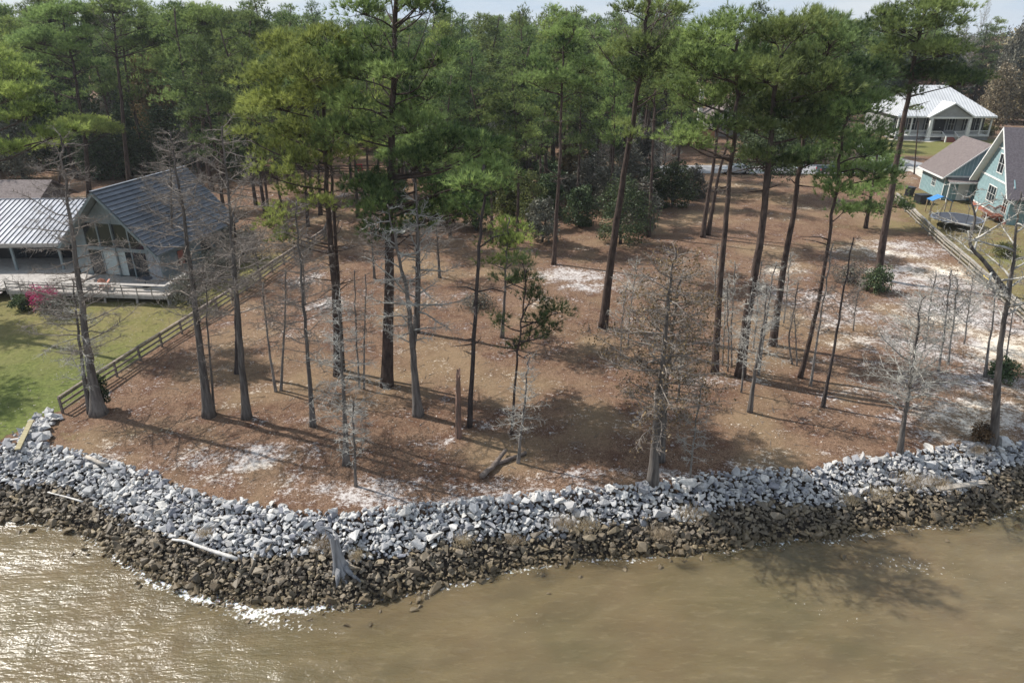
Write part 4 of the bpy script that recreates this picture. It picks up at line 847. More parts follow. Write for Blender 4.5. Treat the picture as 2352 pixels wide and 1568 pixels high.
b_ = bare('bare_tree', [np.array([0, 0, 0.]), np.array([-.2, .2, 5.]), np.array([-.5, .2, 9.])], .12, 'x y z w', spread=3.2, f0=.2, n=56, seed=91, up=.6); leafp.append((b_, 9, 'bare_tree'))
used = set()
def put(pr, x, y, s, label, group, leaf=None):
    z = float(gz(x, y)) - .05
    if id(pr) not in used:
        used.add(id(pr)); pr.location = (x, y, z); pr.scale = (s[0], s[0], s[1]); pr['label'] = label; pr['group'] = group; return pr
    return copy_tree(pr, (x, y, z), r.uniform(0, 6.28), s, label, group, leaf)
def proj(x, y, z):
    d = y * CP + (CAMZ - z) * SP; return 1176 + 1611 * x / d, 784 - 1611 * (y * SP - (CAMZ - z) * CP) / d
MARKS = [(60, 'beyond the wing roof left end'), (200, 'behind the silver wing roof'), (400, 'behind the slate-blue roof'), (560, 'behind the right corner of the slate-blue roof'), (700, 'behind the leaning yellow-green pine'),
         (840, 'behind the dark back fence'), (960, 'behind the tallest pine'), (1080, 'behind the forked cypress'), (1200, 'behind the slender straight pine'), (1340, 'behind the slim dark pine'), (1500, 'behind the flecked leaning pine'),
         (1600, 'behind the cedar fence'), (1700, 'behind the grey white-gabled house'), (1800, 'behind the live oak'), (1960, 'behind the dark pickup truck'), (2110, 'behind the leaning giant pine'), (2260, 'behind the white metal roof'), (9999, 'right of the white-roofed house')]
def clear_ground(x, y, low=False):
    """open lawns, drives, houses"""
    px, py = proj(x, y, 2)
    if 1900 < px < 2420 and 285 < py: return True
    if -60 < px < 560 and py > 415: return True
    if 1560 < px < 1700 and 250 < py < 300: return True
    if 1520 < px < 1950 and py > 372: return True
    if 740 < px < 860 and 350 < py: return True
    if 1560 < px < 1680 and 85 < y < 150: return True
    if 560 < px < 1010 and py > ((392 if px < 860 else 430) if low else 440): return True
    if 1010 <= px <= 1520 and py > (478 if low else 470): return True
    if px >= 2010 and 190 < py <= 285 : return y < 168
    return False
placed = []
def place(pr, x, y, s, word, group, leaf=None):
    o = put(pr, x, y, s, 'x y z w', group, leaf); px, _ = proj(x, y, 2)
    mk = next(m_ for lim, m_ in MARKS if px < lim); row = 'front' if y < 112 else ('midway' if y < 150 else 'far back'); placed.append((word, mk, row, px, o)); return o
pts = []; tries = 0
while len(pts) < 285 and tries < 40000:
    tries += 1; y = 76 + 150 * r.uniform() ** 1.25; x = r.uniform(-.86, .86) * y
    if clear_ground(x, y): continue
    px = proj(x, y, 2)[0]
    if px > 2120 and r.uniform() < .8: continue
    if y < 100 and px > 560 and r.uniform() < .35: continue
    md = 3.4 + .016 * (y - 80)
    if all((x - a) ** 2 + (y - b) ** 2 > md * md for a, b in pts): pts.append((x, y))
YN = [(NEEDLE, 'green pine'), (NEEDLE, 'green pine'), (NEEDLE_Y, 'yellow-green pine'), (NEEDLE_D, 'deep green pine'), (NEEDLE, 'green pine')]
for i, (x, y) in enumerate(pts):
    k = int(r.integers(5)); pr, H = protos[k]; px = proj(x, y, 2)[0]; top = CAMZ - 2 + 1.0 + r.normal() * 1.5 + (y - 100) * .004
    if px < 700: top += .8
    if y < 105 and px > 560: top -= 2.5 + 2 * r.uniform()
    lf, word = YN[int(r.integers(5))]; place(pr, x, y, (r.uniform(.9, 1.2), top / H), word, 'pines of the wood behind the lot', lf)
for x_, y_, t_ in ((-32, 87, 21), (-28.5, 80, 20), (-26, 91, 21), (-36, 82, 22), (-22, 96, 20), (-16, 93, 20), (-9, 98, 20.5), (2, 100, 20), (-30, 72, 19), (12, 97, 20.5)):
    k = int(r.integers(5)); place(protos[k][0], x_, y_, (.95, t_ / protos[k][1]), 'slender clearing pine', 'pines of the wood behind the lot', YN[k][0])
for px_, py_, t_ in ((1130,560,15), (1188,556,16.5), (1035,548,16), (1322,505,17), (1243,478,17), (905,566,16), (858,545,17), (1395,500,18), (1545,470,17), (620,520,17), (660,545,16)):
    k = int(r.integers(5)); q = at(px_, py_); place(protos[k][0], q[0], q[1], (.72, t_ / protos[k][1]), 'slim shorter pine', 'pines of the wood behind the lot', YN[k][0])
look = {LEAF_D.name: 'dark evergreen tree', LEAF_O.name: 'olive leafy tree', LEAF_G.name: 'grey twiggy tree', LEAF_B.name: 'rusty brown tree'}
pts = []; tries = 0
while len(pts) < 290 and tries < 60000:
    tries += 1; y = 72 + 120 * r.uniform() ** 1.3; x = r.uniform(-.86, .86) * y
    if clear_ground(x, y, True): continue
    md = 3.0 + .015 * (y - 80)
    if y < 100 and proj(x, y, 2)[0] < 600: md = 2.5
    if all((x - a) ** 2 + (y - b) ** 2 > md * md for a, b in pts): pts.append((x, y))
for i, (x, y) in enumerate(pts):
    px, py = proj(x, y, 2); w = [.26, .2, .1, .14, .05, .10, .08, .07] if px < 2080 else [.03, .08, .24, .2, .2, .0, .15, .1]
    if px > 1000 and px < 1560 and py > 372: w = [.12, .2, .18, .22, .04, .0, .12, .12]
    k = int(r.choice(8, p=w)); e, H, nm = leafp[k]; sy = r.uniform(.7, 1.25) * (1.25 if px > 2080 and y > 150 else 1)
    if px > 560 and py > 372: sy *= .72
    if y > 104 and k != 0 and r.uniform() < .4: sy *= r.uniform(1.4, 1.9)
    lfn = [o for o in e.children if o.name.startswith('crown')]; word = look[lfn[0].data.materials[0].name] if lfn else 'leafless tree'
    place(e, x, y, (r.uniform(.85, 1.25) * (.8 if px > 560 and py > 372 else 1), sy), word, 'understorey trees of the wood')
ORD = ['leftmost', 'second from left', 'third from left', 'fourth from left', 'fifth from left', 'sixth from left', 'seventh from left', 'eighth from left', 'ninth from left', 'tenth from left', 'eleventh from left', 'twelfth from left', 'thirteenth from left', 'fourteenth from left']
bk = {}
for word, mk, row, px, o in placed: bk.setdefault((word, mk, row), []).append((px, o))
for (word, mk, row), lst in bk.items():
    lst.sort(key=lambda q: q[0])
    for i, (px, o) in enumerate(lst): o['label'] = word + ' ' + mk + ', ' + row + ('' if len(lst) == 1 else ', ' + ORD[min(i, 13)])
# tall broadleaf trees at the far right
for i, (x, y, H, lb, k) in enumerate([(118,168,17,'tall tan and grey broadleaf tree behind the right end of the white roof',3),(108,178,18,'bare-crowned tall tree directly behind the white roof',6),(130,160,16,'olive broadleaf tree right of the tall tan one',2),
        (112,150,9,'orange-brown small tree beside the right end of the white porch',4),(120,148,7,'green broadleaf tree right of the orange-brown one',2),(128,190,20,'tall rusty broadleaf tree on the right skyline',4),
        (140,185,19,'tall grey tree on the right skyline',3),(98,186,18,'tall olive tree left behind the white roof',2),(122,205,20,'tall bare tree on the right skyline',7),(105,160,13,'grey twiggy tree rising just behind the white roof corner',3),(84,172,17,'tall green tree behind the middle of the white roof',0),(92,200,20,'dark tall tree far behind the white roof',5),
        (126,172,15,'second tan tree right of the white roof, taller and greyer',3),(134,175,17,'bare pale tree between the tan tree and the skyline rusty tree',6),(116,186,18,'dense grey tree behind the tall tan one',3),(136,165,13,'rusty tree low at the right edge behind the teal house',4)]):
    e, H0, nm = leafp[k]; put(e, x, y, (H / H0 * .8, H / H0), lb, 'tall broadleaf trees round the white-roofed house', LEAF_N if k in (3, 4) and i % 3 != 1 else None)

# two pines left of the view whose shade falls on the lawn
for x, y, lb in ((-47.5, 43.0, 'pine beyond the left border shading the near lawn'), (-53, 54, 'pine beyond the left border shading the lawn before the deck')):
    k = protos[2 if y < 50 else 0]; put(k[0], x, y, (1.15, 1.0), lb, None, NEEDLE)
# distant woods to the horizon
acc = Acc(); N = 1050
yy = 175 + 900 * r.uniform(size=N) ** 1.7; xx = r.uniform(-.95, .95, N) * yy
for x, y in zip(xx, yy):
    H = r.uniform(13, 19.5) if y < 300 else r.uniform(15, 19.5); n = 170 if y < 330 else 100; R_ = r.uniform(3.5, 6) * (1 if y < 330 else 1.7); nb = 7
    c = np.stack([r.normal(size=nb) * R_ * .5, r.normal(size=nb) * R_ * .5, H * r.uniform(.5, .93, nb)], 1); idx = r.integers(0, nb, n)
    p = c[idx] + r.normal(size=(n, 3)) * np.array([R_ * .27, R_ * .27, H * .055]) + np.array([x, y, GZ])
    acc.leaves(p, .62 * (1 if y < 330 else 1.6), r, np.clip(r.normal(.4, .15) + r.normal(0, .18, n), 0, 1), .8)
FARL = leafmat('distant_foliage', (.035, .05, .028), (.13, .15, .075), 0, .1)
tag(mesh_obj('distant_woods', acc.mesh('distant_woods', FARL)), 'far-off mixed woodland running to the horizon', 'woods', kind='stuff')

# fallen leaves and chips on the open ground
n = 9000; X = r.uniform(-30, 42, n); Y = r.uniform(27, 64, n); ok = (Y > crest(X) + .4); X, Y = X[ok], Y[ok]
a = Acc(); P = np.stack([X, Y, gz(X, Y) + .03], 1); a.leaves(P, .05, r, r.uniform(size=len(P)), 3.0)
LIT = leafmat('fallen_leaves', (.10, .06, .04), (.62, .54, .46), 0, .1)
tag(mesh_obj('leaf_litter', a.mesh('leaf_litter', LIT)), 'scattered fallen leaves and bark chips over the brown ground', 'leaf litter', kind='stuff')
n = 1500; X = r.uniform(-28, 40, n); Y = r.uniform(28, 66, n); ok = (Y > crest(X) + .3); X, Y = X[ok], Y[ok]; a = Acc(); P = np.stack([X, Y, gz(X, Y) + .03], 1); d = r.normal(size=P.shape) * np.array([1, 1, .06]); a.cones(P, P + norm(d) * r.uniform(.3, 1.3, (len(P), 1)), .018, r)
tag(mesh_obj('fallen_sticks', a.mesh('fallen_sticks', TWIG)), 'fallen twigs strewn over the lot', 'sticks', kind='stuff')

# the air between here and the skyline
hz, ns, ls = NM('thin_air'); vo = ns.new('ShaderNodeVolumePrincipled'); vo.inputs['Density'].default_value = .00018; vo.inputs['Color'].default_value = (.86, .92, 1, 1); vo.inputs['Anisotropy'].default_value = .2
o = ns.new('ShaderNodeOutputMaterial'); ls.new(vo.outputs[0], o.inputs['Volume'])
tag(MB().box(-1850, 1850, -520, 2050, -3.2, 36).build('haze', hz), kind='stuff')
# ------------------------------------------------------------------ fences
FENCE = mat('fence_wood', (.27, .22, .185), (.13, .105, .09), scale=3, stretch=(1, 1, 1), rough=.95)
FENCE_G = mat('grey_fence_wood', (.36, .33, .29), (.22, .20, .17), scale=3, rough=.95)
FENCE_D = mat('dark_fence_wood', (.10, .06, .05), (.05, .03, .03), scale=3, rough=.95)
def fence(pts, h, label, m, gap=2.4, rails=(.25, .58, .90), cap=True, capw=.15):
    o0 = np.array([pts[0][0], pts[0][1], GZ]); e = empty('rail_fence', tuple(o0), 0, label, 'fence'); Pm = None
    P = []
    for i in range(len(pts) - 1):
        a, b = np.array(pts[i][:2]), np.array(pts[i+1][:2]); n = max(1, round(np.linalg.norm(b - a) / gap))
        for k in range(n): P.append(a + (b - a) * k / n)
    P.append(np.array(pts[-1][:2])); P = [np.array([p[0], p[1], float(gz(p[0], p[1]))]) - o0 for p in P]
    pm = MB().box(-.055, .055, -.055, .055, -.2, h - .02).mesh('post')
    for p in P: mesh_obj('post', pm, m, e, tuple(p), (0, 0, math.atan2(P[1][1]-P[0][1], P[1][0]-P[0][0])))
    for i in range(len(P) - 1):
        d = P[i+1] - P[i]; nrm = np.array([-d[1], d[0], 0]); nrm = nrm / np.linalg.norm(nrm)
        for f in rails:
            o = np.array([0, 0, h * f + r.normal() * .01]); MB().bar(P[i] + o - nrm * .075 + d * .004, P[i+1] + o - nrm * .075 - d * .004, .035, .13).build('rail', m, e)
        if cap: MB().bar(P[i] + np.array([0, 0, h + .003]) + d * .003, P[i+1] + np.array([0, 0, h + .003]) - d * .003, capw, .04).build('cap_rail', m, e)
    return e
fence([at(144,945), at(535,690), at(745,548), (-21.0, 82)], 1.05, 'brown three-rail wooden fence running uphill from the lawn corner past the grey-roofed house', FENCE)
fence([(48.3,88.0), (43.5, 70), (38.2,48.5), (36, 40)], 1.15, 'weathered grey rail fence running diagonally past the trampoline', FENCE_G, capw=.24, rails=(.3, .62, .88), gap=2.5)
fence([at(560,402), at(700,400), at(900,396), at(1000,394)], 1.2, 'dark rail fence crossing the clearing at the back of the lot', FENCE_D, cap=False)
RED = mat('red_plastic', (.5, .03, .06), (.4, .02, .05), rough=.5, bump=0)
q = gpt(826, 392); e = MB().box(-.5, .5, -.03, .03, 0, 1.0).box(-.5, .5, .03, .5, 0, .3).build('red_play_panel', RED, None, loc=tuple(q)); tag(e, 'red panel standing behind the dark back fence', 'panel')
YEL = mat('yellow_board', (.65, .50, .10), (.5, .38, .08), rough=.7)
a = np.array([40.4, 57.2, 2.75]); b = np.array([39.4, 53.4, 2.75]); board('yellow_board', a, b, .05, .14, YEL, 'yellow board leaning along the weathered grey fence')

# ------------------------------------------------------------------ building helpers
GLASS_M, ns, ls = NM('window_glass'); p = ns.new('ShaderNodeBsdfPrincipled'); p.inputs['Base Color'].default_value = (.02, .025, .03, 1); p.inputs['Roughness'].default_value = .06; p.inputs['IOR'].default_value = 1.5
o = ns.new('ShaderNodeOutputMaterial'); ls.new(p.outputs[0], o.inputs['Surface'])
CURT = mat('pale_blind', (.50, .56, .55), (.42, .48, .47), rough=.7, bump=0, scale=2)
WHITE = mat('white_paint', (.78, .78, .76), (.66, .66, .64), rough=.6, scale=2, bump=.05, objrand=.03)
TEAL = mat('teal_siding', (.24, .365, .385), (.19, .30, .325), rough=.7, scale=2, bump=.05, objrand=.06)
BLUE_G = mat('blue_grey_siding', (.22, .255, .265), (.16, .19, .20), rough=.8, scale=2, bump=.1, objrand=.05)
MROOF = mat('slate_blue_metal', (.15, .165, .195), (.10, .115, .14), rough=.5, scale=1.2, bump=.1, metallic=.1, objrand=.12)
MROOF_L = mat('silver_metal_roof', (.22, .24, .285), (.12, .135, .175), rough=.5, scale=.9, bump=.1, metallic=.1, objrand=.15)
WROOF = mat('white_metal_roof', (.60, .61, .62), (.52, .53, .55), rough=.5, scale=.6, bump=.05, objrand=.05)
WRIB = mat('roof_seam_metal', (.42, .43, .45), (.36, .37, .39), rough=.5, scale=.6, bump=.05, objrand=.05)
TEAL_L = mat('teal_batten', (.42, .54, .56), (.34, .45, .47), rough=.7, scale=2, bump=.05, objrand=.06)
BROOF = mat('brown_shingle', (.185, .155, .15), (.11, .09, .088), rough=.95, scale=5, bump=.5, objrand=.08)
PROOF = mat('purple_grey_shingle', (.13, .115, .13), (.085, .075, .085), rough=.95, scale=5, bump=.5, objrand=.08)
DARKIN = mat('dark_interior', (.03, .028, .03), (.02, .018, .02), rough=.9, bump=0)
DECK = mat('grey_deck_wood', (.47, .44, .41), (.33, .30, .28), rough=.9, scale=3, bump=.3)
BRICK = mat('red_brick', (.36, .12, .08), (.24, .09, .07), rough=.9, scale=8, bump=.3)
REDW = mat('redwood_stain', (.22, .085, .05), (.14, .05, .035), rough=.9, scale=5)
def boardwall(e, name, poly, off, m, batten=None, step=.4):
    MB().prism(poly, off).build(name, m, e)
def window(e, x0, x1, y, z0, z1, nx_=2, nz_=2, fr=None, ax='x', d=-1, pane=None, bars=True):
    """a window in a wall facing -y (ax x) or -x (ax y) of the local frame: frame part with panes and muntins as sub-parts"""
    fr = fr or WHITE; t = .07; a, b = (x0, x1)
    def B(mb, u0, u1, v0, v1, w0, w1):
        if ax == 'x': return mb.box(u0, u1, y + v0, y + v1, w0, w1)
        return mb.box(y + v0, y + v1, u0, u1, w0, w1)
    f = MB(); B(f, a-t, b+t, -.05, .02, z0-t, z0); B(f, a-t, b+t, -.05, .02, z1, z1+t); B(f, a-t, a, -.05, .02, z0, z1); B(f, b, b+t, -.05, .02, z0, z1)
    fo = f.build('window', fr, e)
    for i in range(nx_):
        for j in range(nz_):
            B(MB(), a + (b-a)*i/nx_ + .012, a + (b-a)*(i+1)/nx_ - .012, -.028, -.012, z0 + (z1-z0)*j/nz_ + .012, z0 + (z1-z0)*(j+1)/nz_ - .012).build('pane', pane or GLASS_M, fo)
    if bars:
        g = MB()
        for i in range(1, nx_): B(g, a + (b-a)*i/nx_ - .02, a + (b-a)*i/nx_ + .02, -.045, -.03, z0 + .002, z1 - .002)
        for j in range(1, nz_): B(g, a + .002, b - .002, -.029, -.0285 + .012, z0 + (z1-z0)*j/nz_ - .02, z0 + (z1-z0)*j/nz_ + .02)
        if g.v: tag(g.build('muntins', fr, fo), kind='stuff')
    return fo
def battens(e, name, lines, ax, y, m, w=.07, d=.04):
    m = TEAL_L
    for (u, z0, z1) in lines:
        mb = MB()
        if ax == 'x': mb.box(u - w/2, u + w/2, y - d, y - .002, z0, z1)
        else: mb.box(y - d, y - .002, u - w/2, u + w/2, z0, z1)
        mb.build(name, m, e)

# ------------------------------------------------------------------ grey-roofed house with deck (left)
h = empty('timber_house', (-33.3, 55.5, GZ), R(-13), 'timber house with steep slate-blue roof, glazed gable end and lower silver-roofed wing', 'house')
DZ = .85   # deck level
RIDGE, EAVE, HW, LEN = 8.2, 3.3, 4.75, 11.6
wx, wy = 4.1, 1.1
wallz = lambda x_: RIDGE - .25 - abs(x_) * (RIDGE - EAVE) / HW
MB().prism([(-wx, wy, 0), (-wx, LEN - .4, 0), (-wx, LEN - .4, wallz(wx)), (-wx, wy, wallz(wx))], (.12, 0, 0)).build('side_wall', BLUE_G, h)
MB().prism([(wx, wy, 0), (wx, LEN - .4, 0), (wx, LEN - .4, wallz(wx)), (wx, wy, wallz(wx))], (-.12, 0, 0)).build('side_wall', BLUE_G, h)
MB().prism([(-wx+.12, LEN-.5, 0), (wx-.12, LEN-.5, 0), (wx-.12, LEN-.5, wallz(wx)), (0, LEN-.5, wallz(0)), (-wx+.12, LEN-.5, wallz(wx))], (0, .1, 0)).build('back_wall', BLUE_G, h)
tri0 = 5.35
xt = (RIDGE - .25 - tri0) * HW / (RIDGE - EAVE)
MB().prism([(-xt, wy, tri0), (xt, wy, tri0), (0, wy, wallz(0))], (0, .12, 0)).build('gable_panel', BLUE_G, h)
for u in np.arange(-xt + .4, xt, .45): MB().box(u - .02, u + .02, wy - .02, wy - .002, tri0 + .02, max(tri0 + .1, wallz(u) - .05)).build('batten', BLUE_G, h)
MB().prism([(-3.1, wy - .05, 3.05), (3.1, wy - .05, 3.05), (3.1, wy - .05, 3.35), (-3.1, wy - .05, 3.35)], (0, .17, 0)).build('floor_beam', BLUE_G, h)
for s in (-1, 1):
    MB().prism([(s*wx*.97, wy, 0), (s*2.9, wy, 0), (s*2.9, wy, wallz(2.9)), (s*wx*.97, wy, wallz(wx*.97))], (0, .12, 0)).build('gable_wall', BLUE_G if s < 0 else mat('pale_wall', (.33,.34,.36), (.26,.27,.29), bump=.1), h)
xs_ = [-2.85, -1.45, 0.0, 1.45, 2.85]
for i in range(4):
    a, b = xs_[i] + .06, xs_[i+1] - .06; za, zb = min(tri0, wallz(a)) - .02, min(tri0, wallz(b)) - .02
    MB().prism([(a, wy + .04, 3.36), (b, wy + .04, 3.36), (b, wy + .04, zb), (a, wy + .04, za)], (0, .02, 0)).build('gable_glass', GLASS_M, h)
    MB().prism([(a, wy + .04, DZ + .1), (b, wy + .04, DZ + .1), (b, wy + .04, 3.04), (a, wy + .04, 3.04)], (0, .02, 0)).build('door_glass', GLASS_M if i in (0, 3) else CURT, h)
    if i == 2: MB().prism([(a+.7, wy + .035, DZ + .1), (b, wy + .035, DZ + .1), (b, wy + .035, 3.03), (a+.7, wy + .035, 3.03)], (0, .004, 0)).build('dark_panel', GLASS_M, h)
for xx_ in xs_: MB().box(xx_ - .06, xx_ + .06, wy - .02, wy + .1, DZ, 3.05).box(xx_ - .06, xx_ + .06, wy - .02, wy + .1, 3.35, min(tri0, wallz(xx_))).build('mullion', BLUE_G, h)
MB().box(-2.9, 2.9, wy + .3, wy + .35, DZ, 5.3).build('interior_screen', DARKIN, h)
window(h, 3.2, 3.35, wx + 0.001, 2.5, 2.9, 1, 1, ax='x') if False else None
for (a, b) in ((3.2, 4.6), (6.4, 7.8)):
    MB().box(wx + .002, wx + .05, a, b, DZ + .6, 2.7).build('side_window', GLASS_M, h)
MB().box(wx + .052, wx + .09, 3.2, 3.9, DZ + .6, 2.7).build('side_shutter', BRICK, h)
# roof laid in courses parallel to the ridge
sl = math.hypot(HW, RIDGE - EAVE); n = 17
for s in (-1, 1):
    dx, dz = s * HW / n, -(RIDGE - EAVE) / n; up = np.array([s * (RIDGE - EAVE) / sl, 0, HW / sl])
    for i in range(n):
        p0 = np.array([dx * i, 0, RIDGE + dz * i]) + up * .02; p1 = np.array([dx * (i + 1) + s*.03, 0, RIDGE + dz * (i + 1)]) + up * .10
        yb = LEN - (0 if i < 11 else .0)
        MB().prism([tuple(p0), tuple(p1), tuple(p1 - up * .06), tuple(p0 - up * .03)], (0, LEN, 0)).build('roof_course', MROOF, h)
    MB().prism([(0, -.06, RIDGE - .03), (s * HW, -.06, EAVE - .03), (s * HW, -.06, EAVE - .27), (0, -.06, RIDGE - .30)], (0, .055, 0)).build('bargeboard', BLUE_G, h)
    MB().prism([(0.0, 0.0, RIDGE - .05), (s * HW, 0, EAVE - .05), (s * HW, 0, EAVE - .11), (0, 0, RIDGE - .12)], (0, LEN, 0)).build('soffit', BLUE_G, h)
MB().box(-.14, .14, -.07, LEN + .02, RIDGE + .03, RIDGE + .09).build('ridge_cap', MROOF, h)
MB().bar((0, wy - .08, DZ), (0, wy - .08, 5.4), .1, .1).build('post', BLUE_G, h)
# lower wing, eave towards the water
w = empty('wing', (-38.7, 58.7, GZ), R(2), None, None); w.name = 'wing_house'
tag(w, 'low silver metal-roofed porch wing joined to the left of the steep-roofed house', 'house wing')
WE, WR, WD = 3.15, 5.4, 7.0
for i in range(26):
    x1 = .6 - i * .45; pr = .04
    MB().prism([(x1 - .43, -.3, WE), (x1, -.3, WE), (x1, WD, WR), (x1 - .43, WD, WR)], (0, 0, .05)).build('roof_panel', MROOF_L, w)
    MB().prism([(x1 - .45, -.3, WE), (x1 - .43, -.3, WE), (x1 - .43, WD, WR), (x1 - .45, WD, WR)], (0, 0, .12)).build('seam', MROOF, w)
MB().prism([(-11.1, WD, WR - .02), (.6, WD, WR - .02), (.6, WD + 6, WE), (-11.1, WD + 6, WE)], (0, 0, .06)).build('rear_roof', MROOF_L, w)
MB().box(-11.1, .6, -.36, -.31, WE - .16, WE + .08).build('fascia', DECK, w)
MB().box(-11.1, .6, WD - .08, WD + .08, WR + .03, WR + .10).build('ridge_cap', MROOF_L, w)
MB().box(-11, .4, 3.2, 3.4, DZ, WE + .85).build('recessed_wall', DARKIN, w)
MB().box(-11.1, .6, -.3, -.15, WE - .3, WE - .04).build('beam', DECK, w)
for xx_ in (-.4, -4.4, -8.4): MB().box(xx_ - .09, xx_ + .09, -.28, -.1, DZ, WE - .3).build('porch_post', BLUE_G, w)
for xx_ in (-3, -6.2): MB().box(xx_ - .8, xx_ + .8, 3.14, 3.19, DZ + .1, 3.0).build('door_glass', GLASS_M, w)
# house further left with brown roof
bh = empty('brown_roofed_house', (-58, 72, GZ), 0, 'brown shingle-roofed house partly seen behind the silver porch roof', 'house')
MB().box(-7, 7.5, .4, 8, 0, 2.9).build('wall', mat('tan_wall', (.30, .26, .22)), bh)
MB().prism([(-8, 0, 2.8), (8.4, 0, 2.8), (8.4, 4.2, 5.0), (-8, 4.2, 5.0)], (0, 0, .15)).build('roof', BROOF, bh)
MB().prism([(-8, 4.2, 5.0), (8.4, 4.2, 5.0), (8.4, 8.4, 2.8), (-8, 8.4, 2.8)], (0, 0, .15)).build('rear_roof', BROOF, bh)
MB().prism([(8.0, .45, 2.9), (8.0, 7.9, 2.9), (8.0, 4.2, 4.9)], (-.1, 0, 0)).build('gable', BROOF, bh)
# deck
dk = empty('timber_deck', (0, 0, GZ), 0, 'raised grey timber deck with rails wrapping the steep-roofed house', 'deck')
C0, C1, C2 = np.array([-40.6, 53.2]), np.array([-27.1, 51.9]), np.array([-26.5, 62.0])
top_ = [(C0[0], C0[1]), (C1[0], C1[1]), (C2[0], C2[1]), (-29.8, 62.5), (-31, 57), (-38, 57.5), (-38, 63.5), (-52, 63.5), (-52, 54.0), (C0[0]-.1, 53.6)]
MB().prism([(a, b, DZ - .06) for a, b in top_], (0, 0, .06)).build('deck_floor', DECK, dk)
def side(A, B, post_gap=1.25, legs=2.6, first=True):
    A = np.array([A[0], A[1], 0.]); B = np.array([B[0], B[1], 0.]); L = np.linalg.norm(B - A); d = (B - A) / L; nn = np.array([d[1], -d[0], 0]); Z = lambda z: np.array([0, 0, z])
    MB().bar(A + Z(DZ - .20) + nn * .03, B + Z(DZ - .20) + nn * .03, .05, .28).build('fascia', DECK, dk)
    n = round(L / post_gap)
    for i in range(n + 1): q = A + d * L * i / n + nn * .08 + d * (0.06 if i == 0 else 0); MB().bar(q + Z(DZ - .3), q + Z(DZ + .76), .09, .05).build('rail_post', DECK, dk)
    for z_ in (.25, .52): MB().bar(A + Z(DZ + z_) + nn * .02, B + Z(DZ + z_) + nn * .02, .035, .09).build('rail', DECK, dk)
    MB().bar(A + Z(DZ + .80) + nn * .0, B + Z(DZ + .80), .42, .05).build('cap_rail', DECK, dk)
    n = round(L / legs)
    for i in range(n + 1): q = A + d * (L * i / n) - nn * .12; q = q + d * (.1 if i == 0 else -.1 if i == n else 0); MB().bar(q + Z(-.2), q + Z(DZ - .07), .14, .14).build('deck_leg', DECK, dk)
side(C0, C1); side(C1 + np.array([.03, .3]), C2)
sg = at(2, 690) - np.array([0, 0, GZ])
for i in range(6):
    z_ = DZ - .14 * (i + 1); y_ = 53.9 - .38 * i; MB().box(-47.5 - .12*i, -41.0 - .22 * i, y_ - .36, y_, z_ - .05, z_).build('stair_tread', DECK, dk)
for z_, s_ in ((.82, .14), (.52, .06), (.25, .06)): MB().bar((-40.75, 54.0, DZ + z_), (-41.9, 51.8, DZ + z_ - .78), s_, .05).build('stair_rail', DECK, dk)
MB().bar((-41.8, 52.0, 0), (-41.8, 52.0, DZ + .05), .09, .09).build('rail_post', DECK, dk)
# chair and table on the deck
CH = mat('coral_painted_wood', (.62, .28, .20), (.50, .22, .16), rough=.7)
def adirondack(loc, rz, m, label):
    e = empty('deck_chair', loc, rz, label, 'chair')
    for i in range(5): x_ = -.24 + .12 * i; MB().bar((x_, .25, .3), (x_, .62, .95 + .05 * (2 - abs(i - 2))), .1, .025, up=(0, -1, .4)).build('back_slat', m, e)
    for i in range(5): MB().bar((-.28, -.35 + .13 * i, .40 - .03 * i), (.28, -.35 + .13 * i, .40 - .03 * i), .11, .025).build('seat_slat', m, e)
    for s in (-1, 1):
        MB().box(s*.33 - .03, s*.33 + .03, -.40, -.32, 0, .58).build('leg', m, e); MB().box(s*.36 - .07, s*.36 + .07, -.45, .35, .58, .61).build('armrest', m, e)
        MB().bar((s*.31, -.35, .36), (s*.31, .45, .1), .03, .12).build('leg', m, e)
    return e
q = at(232, 668, GZ + DZ)
adirondack((q[0], q[1] + .6, GZ + DZ), R(200), CH, 'coral pink slatted chair on the deck in front of the glass doors')
adirondack((q[0] - 1.5, q[1] + 1.0, GZ + DZ), R(160), DECK, 'grey slatted chair on the deck left of the coral pink one')
tb = empty('patio_table', (q[0] + 3.2, q[1] + .9, GZ + DZ), 0, 'dark round patio table on the deck before the dark glass', 'table')
DKM = mat('dark_metal', (.05, .055, .07), (.03, .03, .04), rough=.5)
MB().tube([(0, 0, .70), (0, 0, .74)], .62, 20).build('tabletop', DKM, tb); MB().tube([(0, 0, 0), (0, 0, .70)], .04, 8).build('stem', DKM, tb); MB().tube([(0, 0, 0), (0, 0, .03)], .3, 16).build('base', DKM, tb)

